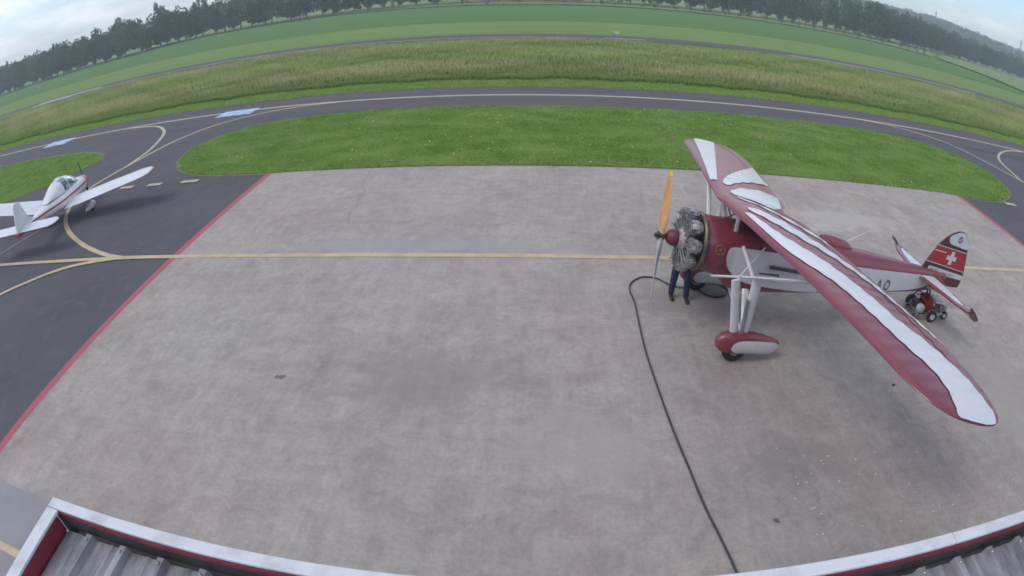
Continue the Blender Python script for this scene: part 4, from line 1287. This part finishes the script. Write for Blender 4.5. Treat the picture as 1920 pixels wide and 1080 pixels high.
rad_ = dict(pel=.14, spine=.125, chest=.15, neck=.055, head=.088, crown=.06, hl=.085, kl=.058, al=.036, tl=.022, hr=.085, kr=.058, ar=.036, tr=.022, sl=.062, el=.043, wl=.03, sr=.062, er=.043, wr=.03)
hand_pts = []; pts = [J[k] for k in K]; rr_ = [rad_[k] for k in K]; ee = [(K.index(a), K.index(b)) for a, b in ed]
for side, wk in ((-1, 'wl'), (1, 'wr')):
    w_ = Vector(J[wk]); palm = w_ + Vector((.0, -.07, .01)); pi = len(pts); pts.append(tuple(palm)); rr_.append((.036, .018)); ee.append((K.index(wk), pi))
    for f_, (dx, ln) in enumerate(((-.03, .070), (-.01, .080), (.012, .076), (.032, .060))):
        k1 = palm + Vector((dx, -.045, .0)); k2 = k1 + Vector((dx * .1, -ln * .55, -.012)); k3 = k2 + Vector((0, -ln * .3, -.03)); b0 = len(pts)
        pts += [tuple(k1), tuple(k2), tuple(k3)]; rr_ += [.0095, .0085, .0075]; ee += [(pi, b0), (b0, b0 + 1), (b0 + 1, b0 + 2)]
    t1 = palm + Vector((side * -.04, .0, .005)); t2 = t1 + Vector((side * -.02, -.035, -.01)); b0 = len(pts)
    pts += [tuple(t1), tuple(t2)]; rr_ += [.011, .009]; ee += [(pi, b0), (b0, b0 + 1)]
body = skin('body', pts, ee, rr_, M_skin, pe)
skin('trousers', [J['pel'], J['hl'], (-.11, .02, .70), J['kl'], (-.14, .06, .26), (-.15, .06, .045), J['hr'], (.115, -.02, .70), J['kr'], (.155, -.055, .26), (.16, -.07, .045), (0, .02, 1.02)],
     [(0, 1), (1, 2), (2, 3), (3, 4), (4, 5), (0, 6), (6, 7), (7, 8), (8, 9), (9, 10), (0, 11)], [.16, .105, .098, .082, .074, .07, .105, .098, .082, .074, .07, .155], M_jean, body)
skin('jacket', [J['spine'], (0, 0, 1.0), J['chest'], (-.02, -.19, 1.45), J['sl'], J['el'], (-.215, -.48, 1.345), J['sr'], J['er'], (.135, -.48, 1.31)],
     [(0, 1), (0, 2), (2, 3), (2, 4), (4, 5), (5, 6), (2, 7), (7, 8), (8, 9)], [.15, .165, .175, .075, .078, .058, .048, .078, .058, .048], M_shirt, body)
for (ax_, ay_), nm in ((J['al'][:2], 'shoe'), (J['ar'][:2], 'shoe')):
    rows = []
    for yy, wd_, zt_ in ((.075, .02, .06), (.06, .038, .10), (0, .042, .105), (-.07, .045, .075), (-.14, .050, .058), (-.19, .042, .05), (-.215, .02, .035)):
        rows.append([(ax_ + wd_ * math.cos(t), ay_ + yy, .004 + zt_ * max(0, .5 + .5 * math.sin(t))) for t in np.linspace(0, 2 * math.pi, 14, endpoint=False)])
    MB().loft(rows).build(nm, M_shoe, body, smooth=True)
MB().ball((-.02, -.255, 1.655), (.092, .105, .10), 16, 10).build('hair', M_hair, body, smooth=True)
for sx_ in (-1, 1):
    MB().ball((-.02 + sx_ * .034, -.345, 1.625), (.013, .008, .009), 8, 6).build('eye', M_black, body, smooth=True)
    MB().ball((-.02 + sx_ * .088, -.265, 1.61), (.012, .022, .032), 8, 6).build('ear', M_skin, body, smooth=True)
MB().ball((-.02, -.365, 1.60), (.014, .022, .024), 8, 6).build('nose', M_skin, body, smooth=True)
MB().box((-.02, -.345, 1.56), (.045, .012, .008)).build('mouth', mat('lips', (.25, .09, .08), rough=.6), body, bevel=.003)

# ------------------------------------------------------------------ white light aircraft at the left (x forward, y to its left)
la = empty('light_aircraft', (-18.75, 16.2, 0), R_(105))
tag(la, 'white low wing light aircraft with red trim on the asphalt at the left edge', 'aircraft')
M_lw = mat('gloss_white', (.66, .68, .70), (.60, .62, .64), scale=1.5, rough=.3, coat=.4, coord='object')
M_lr = mat('trim_red', (.34, .03, .04), rough=.35, coat=.3)
M_canopy = mat('canopy_glass', (.36, .42, .46), rough=.08)
_b = M_canopy.node_tree.nodes['Principled BSDF']; _b.inputs['Transmission Weight'].default_value = .75; _b.inputs['IOR'].default_value = 1.1
fs = [(2.05, .10, .74, 1.0), (1.98, .28, .62, 1.10), (1.72, .40, .57, 1.17), (1.25, .47, .50, 1.20), (.7, .52, .47, 1.22), (0, .53, .47, 1.22), (-.7, .49, .50, 1.17), (-1.3, .38, .58, 1.12), (-2.1, .24, .70, 1.06), (-2.9, .14, .80, 1.02), (-3.7, .06, .86, 1.0)]
rows = []
for x, w_, zb, zt in fs:
    zc, hh_ = (zb + zt) / 2, (zt - zb) / 2
    rows.append([(x, w_ * math.copysign(abs(math.cos(t)) ** .7, math.cos(t)), zc + hh_ * math.copysign(abs(math.sin(t)) ** .75, math.sin(t))) for t in np.linspace(0, 2 * math.pi, 20, endpoint=False)])
lf = MB().loft(rows).build('fuselage', M_lw, la, smooth=True)
rows = []
for x, w_, zb, zt in ((2.062, .10, .73, 1.01), (1.99, .295, .61, 1.115), (1.60, .445, .545, 1.19)):
    zc, hh_ = (zb + zt) / 2, (zt - zb) / 2
    rows.append([(x, w_ * math.copysign(abs(math.cos(t)) ** .7, math.cos(t)), zc + hh_ * math.copysign(abs(math.sin(t)) ** .75, math.sin(t))) for t in np.linspace(0, 2 * math.pi, 20, endpoint=False)])
MB().loft(rows).build('nose_bowl', mat('nose_red', (.45, .13, .10), rough=.4), lf, smooth=True)
rows = []
for x, w_, zt in ((1.02, .36, 1.20), (.75, .42, 1.48), (.4, .45, 1.66), (-.1, .45, 1.70), (-.6, .39, 1.58), (-1.1, .29, 1.36), (-1.5, .2, 1.12)):
    rows.append([(x, w_ * math.cos(t), 1.16 + (zt - 1.16) * math.sin(t) ** .8) for t in np.linspace(0, math.pi, 13)])
cn = MB().loft(rows, closed=False, cap=False).build('canopy', M_canopy, la, smooth=True)
rows = []
for x, w_, zt in ((-.35, .432, 1.656), (-.60, .398, 1.592), (-1.1, .298, 1.372), (-1.52, .208, 1.13)):
    rows.append([(x, w_ * math.cos(t), 1.15 + (zt - 1.15) * math.sin(t) ** .8) for t in np.linspace(0, math.pi, 13)])
MB().loft(rows, closed=False, cap=False).build('cabin_roof', M_lw, cn, smooth=True)
for x, w_, zt in ((.75, .428, 1.49), (.02, .458, 1.705)):
    MB().tube([(x, w_ * math.cos(t), 1.16 + (zt - 1.16) * max(math.sin(t), 0) ** .8) for t in np.linspace(0, math.pi, 17)], .018, 6).build('canopy_frame', M_lw, cn, smooth=True)

for y_ in (-.2, .2):
    MB().box((-.05, y_, 1.18), (.12, .30, .42), Matrix.Rotation(R_(-14), 3, 'Y')).build('seat', M_leather, la, bevel=.04)
MB().box((.78, 0, 1.20), (.10, .66, .14)).build('dashboard', M_black, la, bevel=.02)


def lsec(x0, ch, y, z, th):
    up = [(x0 - ch * f, y, z + th * ch * 2.6 * math.sqrt(f) * (1 - f) + .0) for f in (0, .02, .08, .2, .35, .55, .8, 1)]
    lo = [(x0 - ch * f, y, z - th * ch * 1.0 * math.sqrt(f) * (1 - f)) for f in (.8, .55, .35, .2, .08, .02)]
    return up + lo


for sgn in (-1, 1):
    pl = [(.52, 1.42, .50, .60, .12), (.52, 1.42, 1.4, .70, .12), (.50, 1.38, 2.5, .86, .12), (.46, 1.32, 3.4, 1.0, .11), (.42, 1.25, 4.15, 1.12, .11), (.34, 1.06, 4.45, 1.17, .09), (.12, .62, 4.62, 1.20, .06)]
    wg = MB().loft([lsec(x0, ch, sgn * y, z, th) for x0, ch, y, z, th in pl]).build('wing', M_lw, la, smooth=True)
    MB().tube([(-.62, sgn * 2.5, .885), (-.60, sgn * 3.4, 1.025), (-.56, sgn * 4.1, 1.14)], .008, 4).build('aileron_gap', M_steel, wg)
    MB().loft([lsec(-2.95, .86, sgn * .05, .97, .09), lsec(-2.97, .84, sgn * 1.5, .98, .08), lsec(-3.10, .58, sgn * 1.68, .98, .06), lsec(-3.25, .3, sgn * 1.74, .98, .05)]).build('tailplane', M_lw, la, smooth=True)
    # red cheat line along the flank
    rows = []
    for x in np.linspace(1.55, -3.55, 24):
        A_ = [q[0] for q in fs][::-1]; w_ = np.interp(x, A_, [q[1] for q in fs][::-1]); zb = np.interp(x, A_, [q[2] for q in fs][::-1]); zt = np.interp(x, A_, [q[3] for q in fs][::-1]); zc = (zb + zt) / 2
        rows.append([(x, sgn * (w_ * .995 + .008), zc + .03), (x, sgn * (w_ * .995 + .008), zc + .10)])
    MB().loft(rows, closed=False, cap=False).build('cheat_line', M_lr, lf)
    # main gear with spat
    rows = []
    for x, w_, zt, zb in ((.48, .02, .26, .20), (.40, .09, .36, .12), (.2, .12, .42, .07), (0, .12, .40, .08), (-.25, .08, .30, .12), (-.45, .02, .21, .17)):
        rows.append([(x, sgn * 1.28 + w_ * math.cos(t), (zt + zb) / 2 + (zt - zb) / 2 * math.sin(t)) for t in np.linspace(0, 2 * math.pi, 14, endpoint=False)])
    sp_ = MB().loft(rows).build('wheel_spat', M_lw, la, smooth=True)
    MB().tube([(.1, sgn * 1.28, .38), (.1, sgn * 1.28, .60)], .05, 8).build('gear_leg', M_lw, la, smooth=True)
    wq = MB().torus((.12, sgn * 1.28, .16), (0, 1, 0), .10, .06, 20, 8).build('wheel', M_rub, la, smooth=True)
wq = MB().torus((1.75, 0, .16), (0, 1, 0), .10, .06, 20, 8).build('wheel', M_rub, la, smooth=True)
MB().tube([(1.75, 0, .2), (1.72, 0, .60)], .04, 8).build('gear_leg', M_lw, la, smooth=True)
MB().prism([(x, -.03, z) for x, z in ((-2.45, 1.03), (-2.85, 1.2), (-3.2, 1.86), (-3.28, 1.96), (-3.58, 1.99), (-3.66, 1.90), (-3.86, 1.0), (-3.8, .86), (-3.2, .92))], (0, .06, 0)).build('fin', M_lw, la, bevel=.02)
MB().box((-3.62, 0, .90), (.62, .20, .13)).build('tail_cone', M_lr, la, bevel=.03)
pe_ = empty('propeller', (0, 0, 0)); pe_.parent = la
MB().lathe([(0, .12), (.08, .115), (.17, .07), (.22, .015)], (2.055, 0, .86), (1, 0, 0), 16).build('spinner', MATS['nose_red'], pe_, smooth=True)
for sgn in (-1, 1):
    rows = []
    for r_, ch, th, tw_ in ((.05, .07, .05, 60), (.3, .11, .03, 45), (.6, .10, .02, 30), (.85, .06, .012, 22), (.89, .03, .008, 20)):
        e0 = Vector((0, math.sin(R_(8)) * sgn, math.cos(R_(8)) * sgn)); c_ = Vector((2.11, 0, .86)) + e0 * r_; e1 = Vector((1, 0, 0)); e2 = e0.cross(e1)
        t2 = R_(tw_); f1 = e2 * math.cos(t2) + e1 * math.sin(t2); f2 = e1 * math.cos(t2) - e2 * math.sin(t2)
        rows.append([c_ + f1 * (ch / 2 * math.cos(t)) + f2 * (th / 2 * math.sin(t)) for t in np.linspace(0, 2 * math.pi, 10, endpoint=False)])
    MB().loft(rows).build('blade', M_black, pe_, smooth=True)

# ------------------------------------------------------------------ hazy air
hzm = bpy.data.materials.new('hazy_air'); hzm.use_nodes = True
t = hzm.node_tree; t.nodes.remove(t.nodes['Principled BSDF'])
pv = t.nodes.new('ShaderNodeVolumePrincipled'); pv.inputs['Color'].default_value = (.80, .87, 1.0, 1); pv.inputs['Density'].default_value = .00078; pv.inputs['Anisotropy'].default_value = .3
t.links.new(pv.outputs[0], t.nodes['Material Output'].inputs['Volume'])
hzo = MB().box((0, 485, 33.5), (2720, 1560, 71)).build('haze', hzm)
hzo['kind'] = 'stuff'; hzo['label'] = 'thin pale summer haze over the airfield'; hzo['category'] = 'haze'
